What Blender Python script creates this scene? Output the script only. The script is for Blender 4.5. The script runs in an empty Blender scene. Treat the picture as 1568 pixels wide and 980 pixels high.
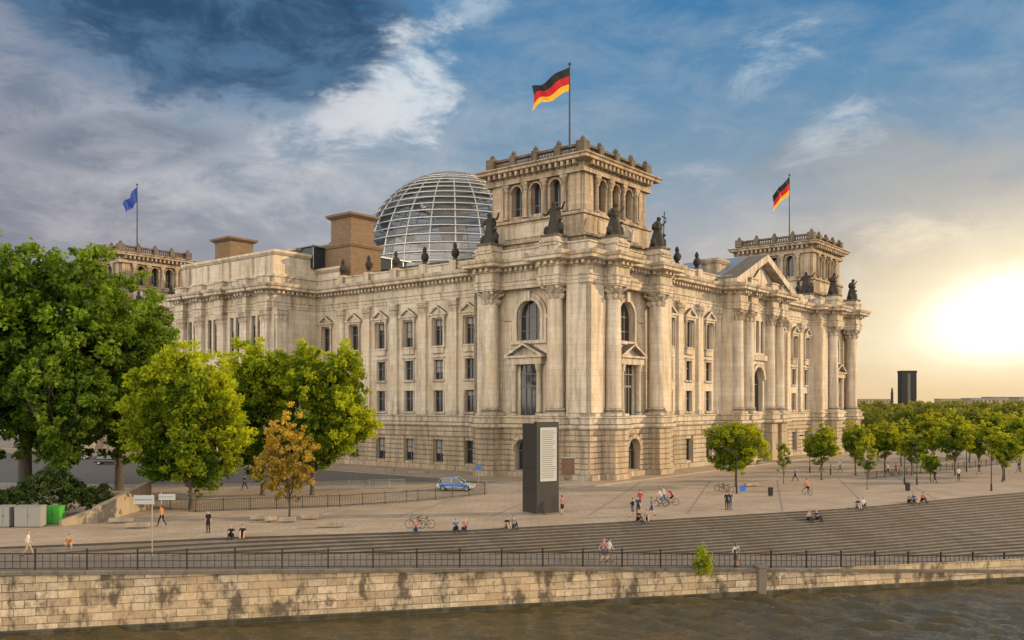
import bpy, bmesh, math, random
import numpy as np
from mathutils import Vector, Matrix
random.seed(7); rng=np.random.default_rng(7)
S=bpy.context.scene
FPX=1380.0; HOR=618.0; CAMZ=10.0
def G(px,py,z=0.0):
    d=(CAMZ-z)*FPX/(py-HOR)
    return ((px-784)/FPX*d, d)
def D(px,d): return ((px-784)/FPX*d, d)
# ------------------------------------------------------------------ materials
def newmat(name):
    m=bpy.data.materials.new(name); m.use_nodes=True
    nt=m.node_tree; b=nt.nodes['Principled BSDF']; return m,nt,b
def plain(name,col,rough=.6,metal=0.0,spec=.4):
    m,nt,b=newmat(name); b.inputs['Base Color'].default_value=(*col,1)
    b.inputs['Roughness'].default_value=rough; b.inputs['Metallic'].default_value=metal
    b.inputs['Specular IOR Level'].default_value=spec
    return m
def ramp(nt,src,stops):
    r=nt.nodes.new('ShaderNodeValToRGB'); e=r.color_ramp.elements
    while len(e)<len(stops): e.new(.5)
    for i,(p,c) in enumerate(stops):
        e[i].position=p; e[i].color=(*c,1) if len(c)==3 else c
    nt.links.new(src,r.inputs[0]); return r.outputs[0]
def noise(nt,vec,scale,detail=3,rough=.55,dist=0):
    n=nt.nodes.new('ShaderNodeTexNoise'); n.inputs['Scale'].default_value=scale
    n.inputs['Detail'].default_value=detail; n.inputs['Roughness'].default_value=rough
    n.inputs['Distortion'].default_value=dist
    nt.links.new(vec,n.inputs['Vector']); return n.outputs[0]
def vscale(nt,vec,s):
    n=nt.nodes.new('ShaderNodeVectorMath'); n.operation='MULTIPLY'
    nt.links.new(vec,n.inputs[0]); n.inputs[1].default_value=s; return n.outputs[0]
def mixc(nt,f,a,b,mode='MIX'):
    n=nt.nodes.new('ShaderNodeMix'); n.data_type='RGBA'; n.blend_type=mode
    for s,v in ((0,f),(6,a),(7,b)):
        if isinstance(v,(int,float)): n.inputs[s].default_value=v
        elif isinstance(v,tuple): n.inputs[s].default_value=(*v,1)
        else: nt.links.new(v,n.inputs[s])
    return n.outputs[2]
def math_(nt,op,a,b=None,c=None,clamp=False):
    n=nt.nodes.new('ShaderNodeMath'); n.operation=op; n.use_clamp=clamp
    for i,v in enumerate((a,b,c)):
        if v is None: continue
        if isinstance(v,(int,float)): n.inputs[i].default_value=v
        else: nt.links.new(v,n.inputs[i])
    return n.outputs[0]
def objco(nt):
    return nt.nodes.new('ShaderNodeTexCoord').outputs['Object']
def wallco(nt,sx=1,sy=1):
    co=objco(nt); s=nt.nodes.new('ShaderNodeSeparateXYZ'); nt.links.new(co,s.inputs[0])
    c=nt.nodes.new('ShaderNodeCombineXYZ')
    a=math_(nt,'ADD',math_(nt,'MULTIPLY',s.outputs[0],sx),math_(nt,'MULTIPLY',s.outputs[1],sy))
    nt.links.new(a,c.inputs[0]); nt.links.new(s.outputs[2],c.inputs[1]); return co,c.outputs[0]
def bump(nt,b,h,strength,dist=.05):
    n=nt.nodes.new('ShaderNodeBump'); n.inputs['Strength'].default_value=strength
    n.inputs['Distance'].default_value=dist
    nt.links.new(h,n.inputs['Height']); nt.links.new(n.outputs[0],b.inputs['Normal'])
def brick(nt,vec,w,h,mortar,c1,c2,cm,off=.5):
    n=nt.nodes.new('ShaderNodeTexBrick'); n.offset=off
    n.inputs['Scale'].default_value=1; n.inputs['Brick Width'].default_value=w
    n.inputs['Row Height'].default_value=h; n.inputs['Mortar Size'].default_value=mortar
    n.inputs['Mortar Smooth'].default_value=.3
    for k,c in (('Color1',c1),('Color2',c2),('Mortar',cm)): n.inputs[k].default_value=(*c,1)
    nt.links.new(vec,n.inputs['Vector']); return n.outputs[0],n.outputs[1]
def stone(name,c1,c2,cm,bw=1.7,bh=.62,mort=.018,stain=(.16,.13,.10),st=.45,bs=.5,ground=False,noisy=.5,ledge=.0,thr=(.47,.68),ss=(1.5,1.5,.16)):
    m,nt,b=newmat(name)
    co,wc=wallco(nt)
    v=co if ground else wc
    bc,bf=brick(nt,v,bw,bh,mort,c1,c2,cm)
    n1=noise(nt,co,.2,3,.65); n2=noise(nt,vscale(nt,co,ss),.8,4,.68); n3=noise(nt,co,4,3,.7)
    mott=ramp(nt,n3,[(.3,(1-noisy*.35,)*3),(.7,(1.06,)*3)])
    c=mixc(nt,1.0,bc,mott,'MULTIPLY')
    f2=math_(nt,'MULTIPLY',ramp(nt,n1,[(.42,(0,0,0)),(.62,(1,1,1))]),min(st*.7,.5))
    c=mixc(nt,f2,c,(c1[0]*.74,c1[1]*.64,c1[2]*.50))
    f=math_(nt,'MULTIPLY',ramp(nt,n2 if not ground else n1,[(thr[0],(0,0,0)),(thr[1],(1,1,1))]),st)
    c=mixc(nt,f,c,stain)
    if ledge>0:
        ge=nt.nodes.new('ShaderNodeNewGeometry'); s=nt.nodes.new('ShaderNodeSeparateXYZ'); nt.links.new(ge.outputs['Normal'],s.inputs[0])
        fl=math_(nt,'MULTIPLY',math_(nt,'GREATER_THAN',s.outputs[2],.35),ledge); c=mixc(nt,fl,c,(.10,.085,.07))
    nt.links.new(c,b.inputs['Base Color']); b.inputs['Roughness'].default_value=.85
    b.inputs['Specular IOR Level'].default_value=.2
    bump(nt,b,math_(nt,'SUBTRACT',math_(nt,'MULTIPLY',n3,.35),bf),bs,.04); return m
M={}
M['stone']=stone('limestone',(.62,.545,.445),(.53,.455,.365),(.34,.29,.23),bw=1.9,bh=.8,mort=.016,st=.75,bs=.45,stain=(.26,.21,.16),thr=(.45,.68))
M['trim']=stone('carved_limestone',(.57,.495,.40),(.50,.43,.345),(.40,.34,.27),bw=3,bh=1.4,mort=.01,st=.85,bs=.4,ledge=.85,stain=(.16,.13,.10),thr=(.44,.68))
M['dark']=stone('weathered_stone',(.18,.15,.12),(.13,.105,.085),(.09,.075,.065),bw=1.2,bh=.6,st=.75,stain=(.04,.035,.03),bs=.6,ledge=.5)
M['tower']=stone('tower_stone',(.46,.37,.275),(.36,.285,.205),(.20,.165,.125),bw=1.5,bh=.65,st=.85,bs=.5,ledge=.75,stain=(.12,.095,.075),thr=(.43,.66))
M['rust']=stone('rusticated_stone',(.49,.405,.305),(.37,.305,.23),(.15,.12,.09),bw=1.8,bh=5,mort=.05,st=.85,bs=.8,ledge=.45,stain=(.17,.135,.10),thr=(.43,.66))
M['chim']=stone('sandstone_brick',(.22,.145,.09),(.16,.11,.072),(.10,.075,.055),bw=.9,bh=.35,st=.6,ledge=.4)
M['glass']=plain('window_glass',(.02,.025,.03),.06,0,.5)
M['frame']=plain('window_frame',(.11,.10,.09),.5)
M['roof']=plain('zinc_roof',(.20,.24,.28),.45,.3)
M['steel']=plain('dome_steel',(.42,.41,.39),.4,.5)
M['metal']=plain('dark_iron',(.03,.028,.027),.45,.6)
M['bronze']=stone('dark_bronze',(.05,.045,.038),(.035,.032,.028),(.035,.03,.028),bs=.3,stain=(.02,.02,.018))
def domeglass():
    m,nt,b=newmat('dome_glass'); nt.nodes.remove(b)
    t=nt.nodes.new('ShaderNodeBsdfTransparent'); t.inputs[0].default_value=(.62,.62,.62,1)
    g=nt.nodes.new('ShaderNodeBsdfGlossy'); g.inputs['Roughness'].default_value=.2; g.inputs[0].default_value=(.75,.74,.72,1)
    x=nt.nodes.new('ShaderNodeMixShader'); x.inputs[0].default_value=.10
    nt.links.new(t.outputs[0],x.inputs[1]); nt.links.new(g.outputs[0],x.inputs[2])
    nt.links.new(x.outputs[0],nt.nodes['Material Output'].inputs[0]); return m
M['dglass']=domeglass()
def leafmat(name,c1,c2,tr=.45):
    m,nt,b=newmat(name)
    a=nt.nodes.new('ShaderNodeAttribute'); a.attribute_name='tint'
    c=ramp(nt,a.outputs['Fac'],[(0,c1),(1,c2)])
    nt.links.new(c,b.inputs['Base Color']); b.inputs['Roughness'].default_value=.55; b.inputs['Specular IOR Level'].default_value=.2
    t=nt.nodes.new('ShaderNodeBsdfTranslucent'); c2_=mixc(nt,1.0,c,(1.9,1.65,.5),'MULTIPLY'); nt.links.new(c2_,t.inputs[0])
    x=nt.nodes.new('ShaderNodeMixShader'); x.inputs[0].default_value=tr
    nt.links.new(b.outputs[0],x.inputs[1]); nt.links.new(t.outputs[0],x.inputs[2])
    nt.links.new(x.outputs[0],nt.nodes['Material Output'].inputs[0]); return m
def bark():
    m,nt,b=newmat('bark'); co=objco(nt); n=noise(nt,vscale(nt,co,(6,6,1.2)),2,3)
    nt.links.new(ramp(nt,n,[(.3,(.03,.024,.018)),(.7,(.10,.08,.06))]),b.inputs['Base Color']); b.inputs['Roughness'].default_value=.9
    bump(nt,b,n,.8,.05); return m
M['bark']=bark()
M['leafdark']=leafmat('leaf_plane',(.016,.048,.005),(.16,.25,.018),.42)
M['leafbright']=leafmat('leaf_linden',(.032,.085,.006),(.36,.42,.016),.5)
M['leaforange']=leafmat('leaf_dry',(.16,.12,.018),(.46,.34,.06),.42)
M['leafrow']=leafmat('leaf_row',(.045,.10,.008),(.32,.35,.02),.5)
M['leafivy']=leafmat('leaf_ivy',(.012,.03,.007),(.06,.095,.016),.3)
M['leaffar']=leafmat('leaf_far',(.04,.07,.015),(.19,.20,.035),.42)
# ------------------------------------------------------------------ builder
class MB:
    def __init__(s): s.v=[];s.f=[];s.m=[];s.mats=[]
    def mi(s,name):
        if name not in s.mats: s.mats.append(name)
        return s.mats.index(name)
    def add(s,vs,fs,m):
        o=len(s.v); s.v+= [tuple(x) for x in vs]; i=s.mi(m)
        for f in fs: s.f.append([o+k for k in f]); s.m.append(i)
    def box(s,x0,x1,y0,y1,z0,z1,m):
        s.add([(x0,y0,z0),(x1,y0,z0),(x1,y1,z0),(x0,y1,z0),(x0,y0,z1),(x1,y0,z1),(x1,y1,z1),(x0,y1,z1)],
              [(0,3,2,1),(4,5,6,7),(0,1,5,4),(1,2,6,5),(2,3,7,6),(3,0,4,7)],m)
    def fbox(s,F,a0,a1,d0,d1,z0,z1,m):
        p=[F(a,d,z) for z in (z0,z1) for a,d in ((a0,d0),(a1,d0),(a1,d1),(a0,d1))]
        s.add(p,[(0,3,2,1),(4,5,6,7),(0,1,5,4),(1,2,6,5),(2,3,7,6),(3,0,4,7)],m)
    def fprism(s,F,pts,d0,d1,m):
        n=len(pts); p=[F(a,d0,z) for a,z in pts]+[F(a,d1,z) for a,z in pts]
        s.add(p,[tuple(range(n)),tuple(range(2*n-1,n-1,-1))]+[(i,(i+1)%n,n+(i+1)%n,n+i) for i in range(n)],m)
    def lathe(s,F,a,d,prof,n,m,mod=None):
        vs=[];fs=[]
        for k,(r,z) in enumerate(prof):
            for i in range(n):
                t=2*math.pi*i/n; rr=r*(mod(t,k) if mod else 1)
                vs.append(F(a+rr*math.cos(t),d+rr*math.sin(t),z))
        for k in range(len(prof)-1):
            for i in range(n): fs.append((k*n+i,k*n+(i+1)%n,(k+1)*n+(i+1)%n,(k+1)*n+i))
        fs.append(tuple(range(n))); fs.append(tuple((len(prof)-1)*n+i for i in range(n)))
        s.add(vs,fs,m)
    def tube(s,pts,rads,n,m,cap=True):
        pts=[Vector(p) for p in pts]; vs=[];fs=[]
        if not hasattr(rads,'__len__'): rads=[rads]*len(pts)
        for i,p in enumerate(pts):
            t=(pts[min(i+1,len(pts)-1)]-pts[max(i-1,0)]).normalized()
            u=t.orthogonal().normalized() if i==0 else (u-t*u.dot(t)).normalized()
            w=t.cross(u)
            for k in range(n):
                a=2*math.pi*k/n; vs.append(p+(u*math.cos(a)+w*math.sin(a))*rads[i])
        for i in range(len(pts)-1):
            for k in range(n): fs.append((i*n+k,i*n+(k+1)%n,(i+1)*n+(k+1)%n,(i+1)*n+k))
        if cap: fs.append(tuple(range(n))); fs.append(tuple((len(pts)-1)*n+k for k in range(n)))
        s.add(vs,fs,m)
    def sweep(s,path,prof,m,closed=True):
        n=len(path); vs=[];fs=[]
        def nrm(p,q):
            dx,dy=q[0]-p[0],q[1]-p[1]; l=math.hypot(dx,dy); return (dy/l,-dx/l)
        for i,p in enumerate(path):
            n1=nrm(path[i-1],p) if (closed or i>0) else nrm(p,path[i+1])
            n2=nrm(p,path[(i+1)%n]) if (closed or i<n-1) else n1
            k=1+n1[0]*n2[0]+n1[1]*n2[1]
            for off,z in prof: vs.append((p[0]+(n1[0]+n2[0])*off/k,p[1]+(n1[1]+n2[1])*off/k,z))
        q=len(prof)
        for i in range(n if closed else n-1):
            j=(i+1)%n
            for k in range(q-1): fs.append((i*q+k,j*q+k,j*q+k+1,i*q+k+1))
        s.add(vs,fs,m)
    def obj(s,name,parent=None,smooth=False,recalc=True):
        me=bpy.data.meshes.new(name); me.from_pydata(s.v,[],s.f)
        for k in s.mats: me.materials.append(M[k])
        me.polygons.foreach_set('material_index',s.m)
        if recalc:
            bm=bmesh.new(); bm.from_mesh(me); bmesh.ops.recalc_face_normals(bm,faces=bm.faces); bm.to_mesh(me); bm.free()
        if smooth: me.polygons.foreach_set('use_smooth',[True]*len(me.polygons))
        me.update()
        o=bpy.data.objects.new(name,me); S.collection.objects.link(o)
        if parent: o.parent=parent
        return o
def empty(name,loc=(0,0,0),rot=0):
    e=bpy.data.objects.new(name,None); e.location=loc; e.rotation_euler=(0,0,rot); e.empty_display_size=.5
    S.collection.objects.link(e); return e
# ------------------------------------------------------------------ building
B=empty('parliament_building',(9.8,114.8,0),math.radians(51))
FE=lambda c:(lambda a,d,z:(c-d,a,z))
FN=lambda c:(lambda a,d,z:(a,c-d,z))
FW=lambda c:(lambda a,d,z:(c+d,a,z))
FS=lambda c:(lambda a,d,z:(a,c+d,z))
I3=lambda a,d,z:(a,d,z)
def res(p,q,items):
    out=[p]; L=math.hypot(q[0]-p[0],q[1]-p[1]); t=((q[0]-p[0])/L,(q[1]-p[1])/L); n=(t[1],-t[0])
    for c,h,d in items:
        for s,o in ((c-h,0),(c-h,d),(c+h,d),(c+h,0)):
            out.append((p[0]+t[0]*s+n[0]*o,p[1]+t[1]*s+n[1]*o))
    return out
RS=1.9
c2=[(5.0,1.55,RS),(16.3,1.55,RS)]
def outline(r=True):
    R=lambda p,q,it: res(p,q,it if r else [])
    e19=[(3.5,1.55,RS),(14.5,1.55,RS)]
    P=[]
    P+=R((0,0),(21.5,0),c2)+[(21.5,0),(21.5,2)]
    P+=[(41,2)]+R((41,0),(62,0),[(2.0,1.3,1.4),(6.2,1.3,1.4),(14.8,1.3,1.4),(19,1.3,1.4)])+[(62,0),(62,2),(81.5,2)]
    P+=R((81.5,0),(103,0),[(5.2,1.55,RS),(16.5,1.55,RS)])+[(103,0),(103,19.5),(100,19.5),(100,123.5),(103,123.5),(103,143),(81.5,143),(81.5,141),(21.5,141),(21.5,143)]
    P+=R((0,143),(0,123.5),e19)+[(0,123.5),(3,123.5),(3,86)]
    P+=R((-6,86),(-6,57.5),[(1.8,1.3,.9),(7.6,1.3,.9),(14.25,1.3,.9),(20.9,1.3,.9),(26.7,1.3,.9)])+[(-6,57.5),(3,57.5),(3,19.5)]
    P+=R((0,19.5),(0,0),e19)
    return P
OUT=outline(True); PL=outline(False)
M['blind']=plain('window_blind',(.26,.25,.23),.8)
def panel(mb,F,a0,a1,z0,z1,ops,d=0,m='stone',gm='glass',fr=True,mul=1,trn=(.62,)):
    As=sorted({a0,a1}|{o[0]-o[1]/2 for o in ops}|{o[0]+o[1]/2 for o in ops})
    Zs=sorted({z0,z1}|{o[2] for o in ops}|{o[3] for o in ops})
    As=[a for a in As if a0<=a<=a1]; Zs=[z for z in Zs if z0<=z<=z1]
    for i in range(len(As)-1):
        for j in range(len(Zs)-1):
            ca,cz=(As[i]+As[i+1])/2,(Zs[j]+Zs[j+1])/2
            if any(abs(ca-o[0])<o[1]/2 and o[2]<cz<o[3] for o in ops): continue
            mb.add([F(As[i],d,Zs[j]),F(As[i+1],d,Zs[j]),F(As[i+1],d,Zs[j+1]),F(As[i],d,Zs[j+1])],[(0,1,2,3)],m)
    for o in ops:
        c,w,b,t,arch,dep=o[:6]; l,r=c-w/2,c+w/2
        if arch:
            R=w/2; sp=t-R; K=12
            arc=[(c+R*math.cos(math.pi*k/K),sp+R*math.sin(math.pi*k/K)) for k in range(K+1)]
            for k in range(K):
                cr=(r,t) if k<K//2 else (l,t)
                mb.add([F(cr[0],d,cr[1]),F(arc[k][0],d,arc[k][1]),F(arc[k+1][0],d,arc[k+1][1])],[(0,1,2)],m)
            outl=[(l,b),(r,b)]+arc
        else: outl=[(l,b),(r,b),(r,t),(l,t)]
        n=len(outl)
        vs=[F(a,d,z) for a,z in outl]+[F(a,d-dep,z) for a,z in outl]
        mb.add(vs,[(k,(k+1)%n,n+(k+1)%n,n+k) for k in range(n)],m)
        mb.add([F(a,d-dep,z) for a,z in outl],[tuple(range(n))],gm)
        if fr:
            q=d-dep; fw=.13
            top=(t-w/2) if arch else t
            mb.fbox(F,l,l+fw,q+.01,q+.12,b,top,'frame'); mb.fbox(F,r-fw,r,q+.01,q+.12,b,top,'frame')
            mb.fbox(F,l+fw,r-fw,q+.01,q+.12,b,b+fw,'frame')
            if not arch: mb.fbox(F,l+fw,r-fw,q+.01,q+.12,t-fw,t,'frame')
            for k in range(mul):
                x=l+(k+1)*w/(mul+1); hh=t-fw
                if arch: hh=top+math.sqrt(max((w/2)**2-(x-c)**2,0))-.03
                mb.fbox(F,x-.05,x+.05,q+.012,q+.10,b+fw,hh,'frame')
            for tz in trn:
                z=b+(t-b)*tz
                if arch: z=min(z,top)
                mb.fbox(F,l+fw,r-fw,q+.014,q+.11,z-.06,z+.06,'frame')
            if random.random()<.25 and not arch:
                hb=random.choice((.25,.4,.62)); mb.fbox(F,l+fw,r-fw,q+.003,q+.009,t-(t-b)*hb,t-fw,'blind')
def trim(mb,F,c,w,b,t,d,m='trim',p=.16,tw=.3,sill=True,head=True):
    l,r=c-w/2,c+w/2
    mb.fbox(F,l-tw,l-.01,d-.05,d+p,b,t,m); mb.fbox(F,r+.01,r+tw,d-.05,d+p,b,t,m)
    if head:
        mb.fbox(F,l-tw,r+tw,d-.05,d+p+.02,t+.01,t+.34,m); mb.fbox(F,l-tw-.12,r+tw+.12,d-.05,d+p+.2,t+.34,t+.5,m)
    if sill: mb.fbox(F,l-tw-.1,r+tw+.1,d-.05,d+p+.22,b-.25,b-.003,m)
def pediment(mb,F,c,z,w,h,d,p,m='trim',th=.28):
    mb.fbox(F,c-w/2,c+w/2,d-.05,d+p,z,z+th,m)
    mb.fprism(F,[(c-w/2+.25,z+th),(c+w/2-.25,z+th),(c,z+h-.1)],d-.05,d+p*.4,m)
    for s in (-1,1):
        mb.fprism(F,[(c+s*w/2,z+th+.003),(c+s*(w/2-.02),z+th+.003+th*.4),(c,z+h+th),(c,z+h),(c+s*(w/2-.5),z+th+.003)],d-.04,d+p*1.02,m)
def capital(mb,F,a,d,z0,z1,r,m='trim'):
    H=z1-z0
    mod=lambda t,k:1+(.15 if k in(1,2,4,5) else .04)*math.cos(8*t+(math.pi if k>3 else 0))
    mb.lathe(F,a,d,[(r*.9,z0),(r*.98,z0+H*.05),(r*1.17,z0+H*.33),(r*.95,z0+H*.38),(r*1.25,z0+H*.62),(r*1.32,z0+H*.68),(r*1.08,z0+H*.72),(r*1.2,z0+H*.86)],32,m,mod)
    for sx in (-1,1):
        for sy in (-1,1):
            mb.lathe(F,a+sx*r*1.02,d+sy*r*1.02,[(r*.1,z0+H*.6),(r*.27,z0+H*.72),(r*.27,z0+H*.82),(r*.12,z0+H*.88)],8,m)
    mb.fbox(F,a-r*1.3,a+r*1.3,d-r*1.3,d+r*1.3,z0+H*.87,z1-.004,m)
def column(mb,F,a,d,z0,z1,r,cap=2.0,m='stone'):
    zb=z0
    mb.fbox(F,a-r*1.35,a+r*1.35,d-r*1.35,d+r*1.35,zb,zb+.35,'trim')
    mb.lathe(F,a,d,[(r*1.3,zb+.352),(r*1.34,zb+.5),(r*1.2,zb+.68),(r*1.1,zb+.75),(r*1.22,zb+.85),(r*1.2,zb+1.0),(r*1.02,zb+1.08)],24,'trim')
    zc=z1-cap; H=zc-zb-1.08
    mb.lathe(F,a,d,[(r*(1.0-.12*t**1.8),zb+1.08+H*t) for t in (0,.1,.3,.31,.34,.35,.5,.65,.8,.9,1)],28,m)
    capital(mb,F,a,d,zc,z1,r,'trim')
def pilaster(mb,F,a,d,z0,z1,w=1.55,p=.42,cap=2.0,m='stone'):
    mb.fbox(F,a-w/2-.15,a+w/2+.15,d-.05,d+p+.15,z0,z0+.7,'trim')
    mb.fbox(F,a-w/2,a+w/2,d-.05,d+p,z0+.7,z1-cap,m)
    z=z1-cap
    for k,(ww,pp,za,zb_) in enumerate(((.02,.06,0,.12),(.08,.14,.12,.42),(.02,.08,.42,.5),(.16,.22,.5,.8),(.26,.32,.82,1.0))):
        mb.fbox(F,a-w/2-ww,a+w/2+ww,d-.05,d+p+pp,z+cap*za+.002,z+cap*zb_,'trim')
    for k in range(5):
        x=a-w/2+.15+k*(w-.3)/4
        mb.lathe(F,x,d+p+.1,[(.05,z+.25),(.17,z+.6),(.2,z+.85),(.08,z+.95)],6,'trim')
        mb.lathe(F,x,d+p+.18,[(.05,z+1.0),(.18,z+1.35),(.22,z+1.6),(.08,z+1.65)],6,'trim')
def courses(mb,F,a0,a1,z0,z1,ops,d=0,m='rust',h=.72,p=.2):
    z=z0
    while z<z1-.2:
        zt=min(z+h-.13,z1)
        cuts=sorted((o[0]-o[1]/2-.02,o[0]+o[1]/2+.02) for o in ops if o[2]-.1<zt and o[3]+.1>z)
        cur=a0
        for l,r in cuts:
            if l>cur: mb.fbox(F,cur,l,d-.02,d+p,z,zt,m)
            cur=max(cur,r)
        if cur<a1: mb.fbox(F,cur,a1,d-.02,d+p,z,zt,m)
        z+=h
def dentils(mb,path,o0,o1,z0,z1,w,sp,m='trim'):
    n=len(path)
    for i in range(n):
        p,q=path[i],path[(i+1)%n]; L=math.hypot(q[0]-p[0],q[1]-p[1]); t=((q[0]-p[0])/L,(q[1]-p[1])/L); nn=(t[1],-t[0])
        k=max(int(L/sp),1); st=L/k
        for j in range(k):
            c=(j+.5)*st
            vs=[(p[0]+t[0]*(c+s)+nn[0]*o,p[1]+t[1]*(c+s)+nn[1]*o,z) for z in (z0,z1) for s,o in ((-w/2,o0),(w/2,o0),(w/2,o1),(-w/2,o1))]
            mb.add(vs,[(0,3,2,1),(4,5,6,7),(0,1,5,4),(1,2,6,5),(2,3,7,6),(3,0,4,7)],m)
wb=MB(); ws=MB(); wt=MB()
ZB0,ZB1=0.0,6.7; ZW0,ZW1=8.3,25.6
def section(F,a0,a1,cents,pils,base_w=2.1,dd=0):
    bops=[(c,base_w,1.2,4.6,False,.6) for c in cents]
    panel(wb,F,a0,a1,ZB0,ZB1+.3,bops,dd,'rust')
    courses(wb,F,a0,a1,.9,ZB1-.1,bops,dd)
    wb.fbox(F,a0,a1,dd,dd+.45,0,.85,'rust')
    ops=[]
    for c in cents:
        ops+= [(c,1.9,8.75,12.0,False,.5),(c,1.9,13.6,16.6,False,.5),(c,1.9,18.7,22.7,False,.5)]
    panel(ws,F,a0,a1,7.0,ZW1+.4,ops,dd)
    for c in cents:
        trim(wt,F,c,1.9,8.75,12.0,dd,p=.1,tw=.22,head=False)
        trim(wt,F,c,1.9,13.6,16.6,dd,p=.1,tw=.22)
        trim(wt,F,c,1.9,18.7,22.7,dd,p=.14,tw=.1,head=False)
        wt.fbox(F,c-1.2,c+1.2,dd-.02,dd+.3,17.6,18.4,'trim')
        for s in (-1,1):
            wt.lathe(F,c+s*1.27,dd+.28,[(.19,18.46),(.15,18.7),(.15,22.3),(.22,22.55),(.24,22.9)],10,'trim')
        wt.fbox(F,c-1.6,c+1.6,dd-.05,dd+.45,22.9,23.25,'trim')
        pediment(wt,F,c,23.25,3.7,1.25,dd,.62)
    for p in pils: pilaster(wt,F,p,dd,ZW0,ZW1)
ec=[22.9,29.2,35.5,41.8,48.1]; ep=(26.05,32.35,38.65,44.95,51.25)
section(FE(3),19.5,52.4,ec,ep)
section(FE(3),52.4,57.5,[55.2],[])
section(FE(3),90.6,123.5,[143-x for x in ec],[143-x for x in ep])
section(FE(3),86,90.6,[88],[])
section(FN(2),21.5,41,[24.2,30.4,37.0],[27.3,33.7,40.0])
section(FN(2),62,81.5,[66,72.6,78.8],[63.2,69.3,75.7])
def block_face(F,A,flip,cols,L):
    m_=lambda x:(A+x) if not flip else (A-x)
    def rg(x0,x1): 
        a,b=m_(x0),m_(x1); return (min(a,b),max(a,b))
    cc=m_((cols[0]+cols[1])/2); l0,l1=rg(0,cols[0]-1.45),rg(cols[1]+1.45,L)
    for a0,a1 in (l0,l1):
        ws.fbox(F,a0,a1,-1.5,0,7.0,ZW1+.3,'stone')
        if a1-a0>2.2: wt.fbox(F,a0+.35,a1-.35,-.02,.14,ZW0+.5,ZW1-.4,'stone')
    a0,a1=rg(cols[0]-1.45,cols[1]+1.45)
    panel(ws,F,a0,a1,7.0,ZW1+.3,[(cc,3.9,18.6,24.0,True,.7)],-1.2,mul=2,trn=(.25,.62))
    ws.fbox(F,cc-3.2,cc-1.36,-1.1,-.9,8.3,15.6,'stone'); ws.fbox(F,cc+1.36,cc+3.2,-1.1,-.9,8.3,15.6,'stone')
    ws.fbox(F,cc-1.35,cc+1.35,-1.1,-1.05,8.5,15.2,'glass')
    for x in (-.45,.45): ws.fbox(F,cc+x-.07,cc+x+.07,-1.04,-.95,8.5,15.2,'frame')
    ws.fbox(F,cc-1.35,cc+1.35,-1.03,-.94,12.2,12.5,'frame'); ws.fbox(F,cc-1.35,cc+1.35,-1.03,-.8,13.9,14.05,'frame')
    for s in (-1,1):
        wt.lathe(F,cc+s*2.15,-.45,[(.5,8.4),(.5,8.7),(.38,8.9),(.34,14.3),(.42,14.4),(.52,15.0),(.55,15.3)],14,'trim')
    wt.fbox(F,cc-2.9,cc+2.9,-1.15,.1,15.3,16.2,'trim'); wt.fbox(F,cc-3.0,cc+3.0,-1.15,.2,8.1,8.42,'trim')
    pediment(wt,F,cc,16.2,6.4,1.7,-1.1,1.5)
    wt.fbox(F,cc-3.1,cc+3.1,-1.25,-.85,18.1,18.55,'trim')
    K=18
    for ri,ro,p in ((1.98,2.45,.35),(2.46,2.95,.2)):
        for k in range(K):
            t0,t1=math.pi*k/K,math.pi*(k+1)/K
            wt.fprism(F,[(cc+ri*math.cos(t0),22.05+ri*math.sin(t0)),(cc+ro*math.cos(t0),22.05+ro*math.sin(t0)),(cc+ro*math.cos(t1),22.05+ro*math.sin(t1)),(cc+ri*math.cos(t1),22.05+ri*math.sin(t1))],-1.25,-1.2+p,'trim')
        for s in (-1,1):
            x0,x1=cc+s*ri,cc+s*ro; wt.fbox(F,min(x0,x1),max(x0,x1),-1.25,-1.2+p,18.56,22.05,'trim')
    wt.fbox(F,cc-.4,cc+.4,-1.2,-.6,23.9,25.3,'trim')
    for s in (-1,1):
        x0,x1=cc+s*2.97,cc+s*4.45; wt.fbox(F,min(x0,x1),max(x0,x1),-1.25,-.95,21.4,22.0,'trim')
        x0,x1=cc+s*3.1,cc+s*4.2; wt.fbox(F,min(x0,x1),max(x0,x1),-1.22,-1.08,9.2,20.6,'stone')
    for c in cols:
        column(wt,F,m_(c),.45,ZW0+.05,ZW1,1.12)
    b0,b1=rg(0,L)
    bops=[(cc,3.0,1.0,5.2,True,.8)]
    panel(wb,F,b0,b1,0,7.0,bops,0,'rust',mul=2)
    courses(wb,F,b0,b1,.9,ZB1-.1,[(cc,3.0,1.0,5.2,True,.8)]+[(m_(c),3.1,0,9,False,0) for c in cols])
    for c in cols:
        ca=m_(c); wb.fbox(F,ca-1.5,ca+1.5,-.1,RS-.2,0,7.0,'rust')
        z=.9
        while z<ZB1-.2:
            wb.fbox(F,ca-1.62,ca+1.62,.1,RS-.02,z,z+.59,'rust'); z+=.72
        wb.fbox(F,ca-1.8,ca+1.8,.1,RS+.25,0,.84,'rust')
    wb.fbox(F,b0,b1,0,.44,0,.83,'rust')
    for k in range(K):
        t0,t1=math.pi*k/K,math.pi*(k+1)/K; ri,ro=1.55,2.1
        wb.fprism(F,[(cc+ri*math.cos(t0),3.7+ri*math.sin(t0)),(cc+ro*math.cos(t0),3.7+ro*math.sin(t0)),(cc+ro*math.cos(t1),3.7+ro*math.sin(t1)),(cc+ri*math.cos(t1),3.7+ri*math.sin(t1))],-.05,.33,'rust')
block_face(FN(0),0,False,(5.0,16.3),21.5)
block_face(FE(0),0,False,(5.0,16.0),19.5)
block_face(FN(0),103,True,(5.0,16.3),21.5)
block_face(FE(0),143,True,(5.0,16.0),19.5)
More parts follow.
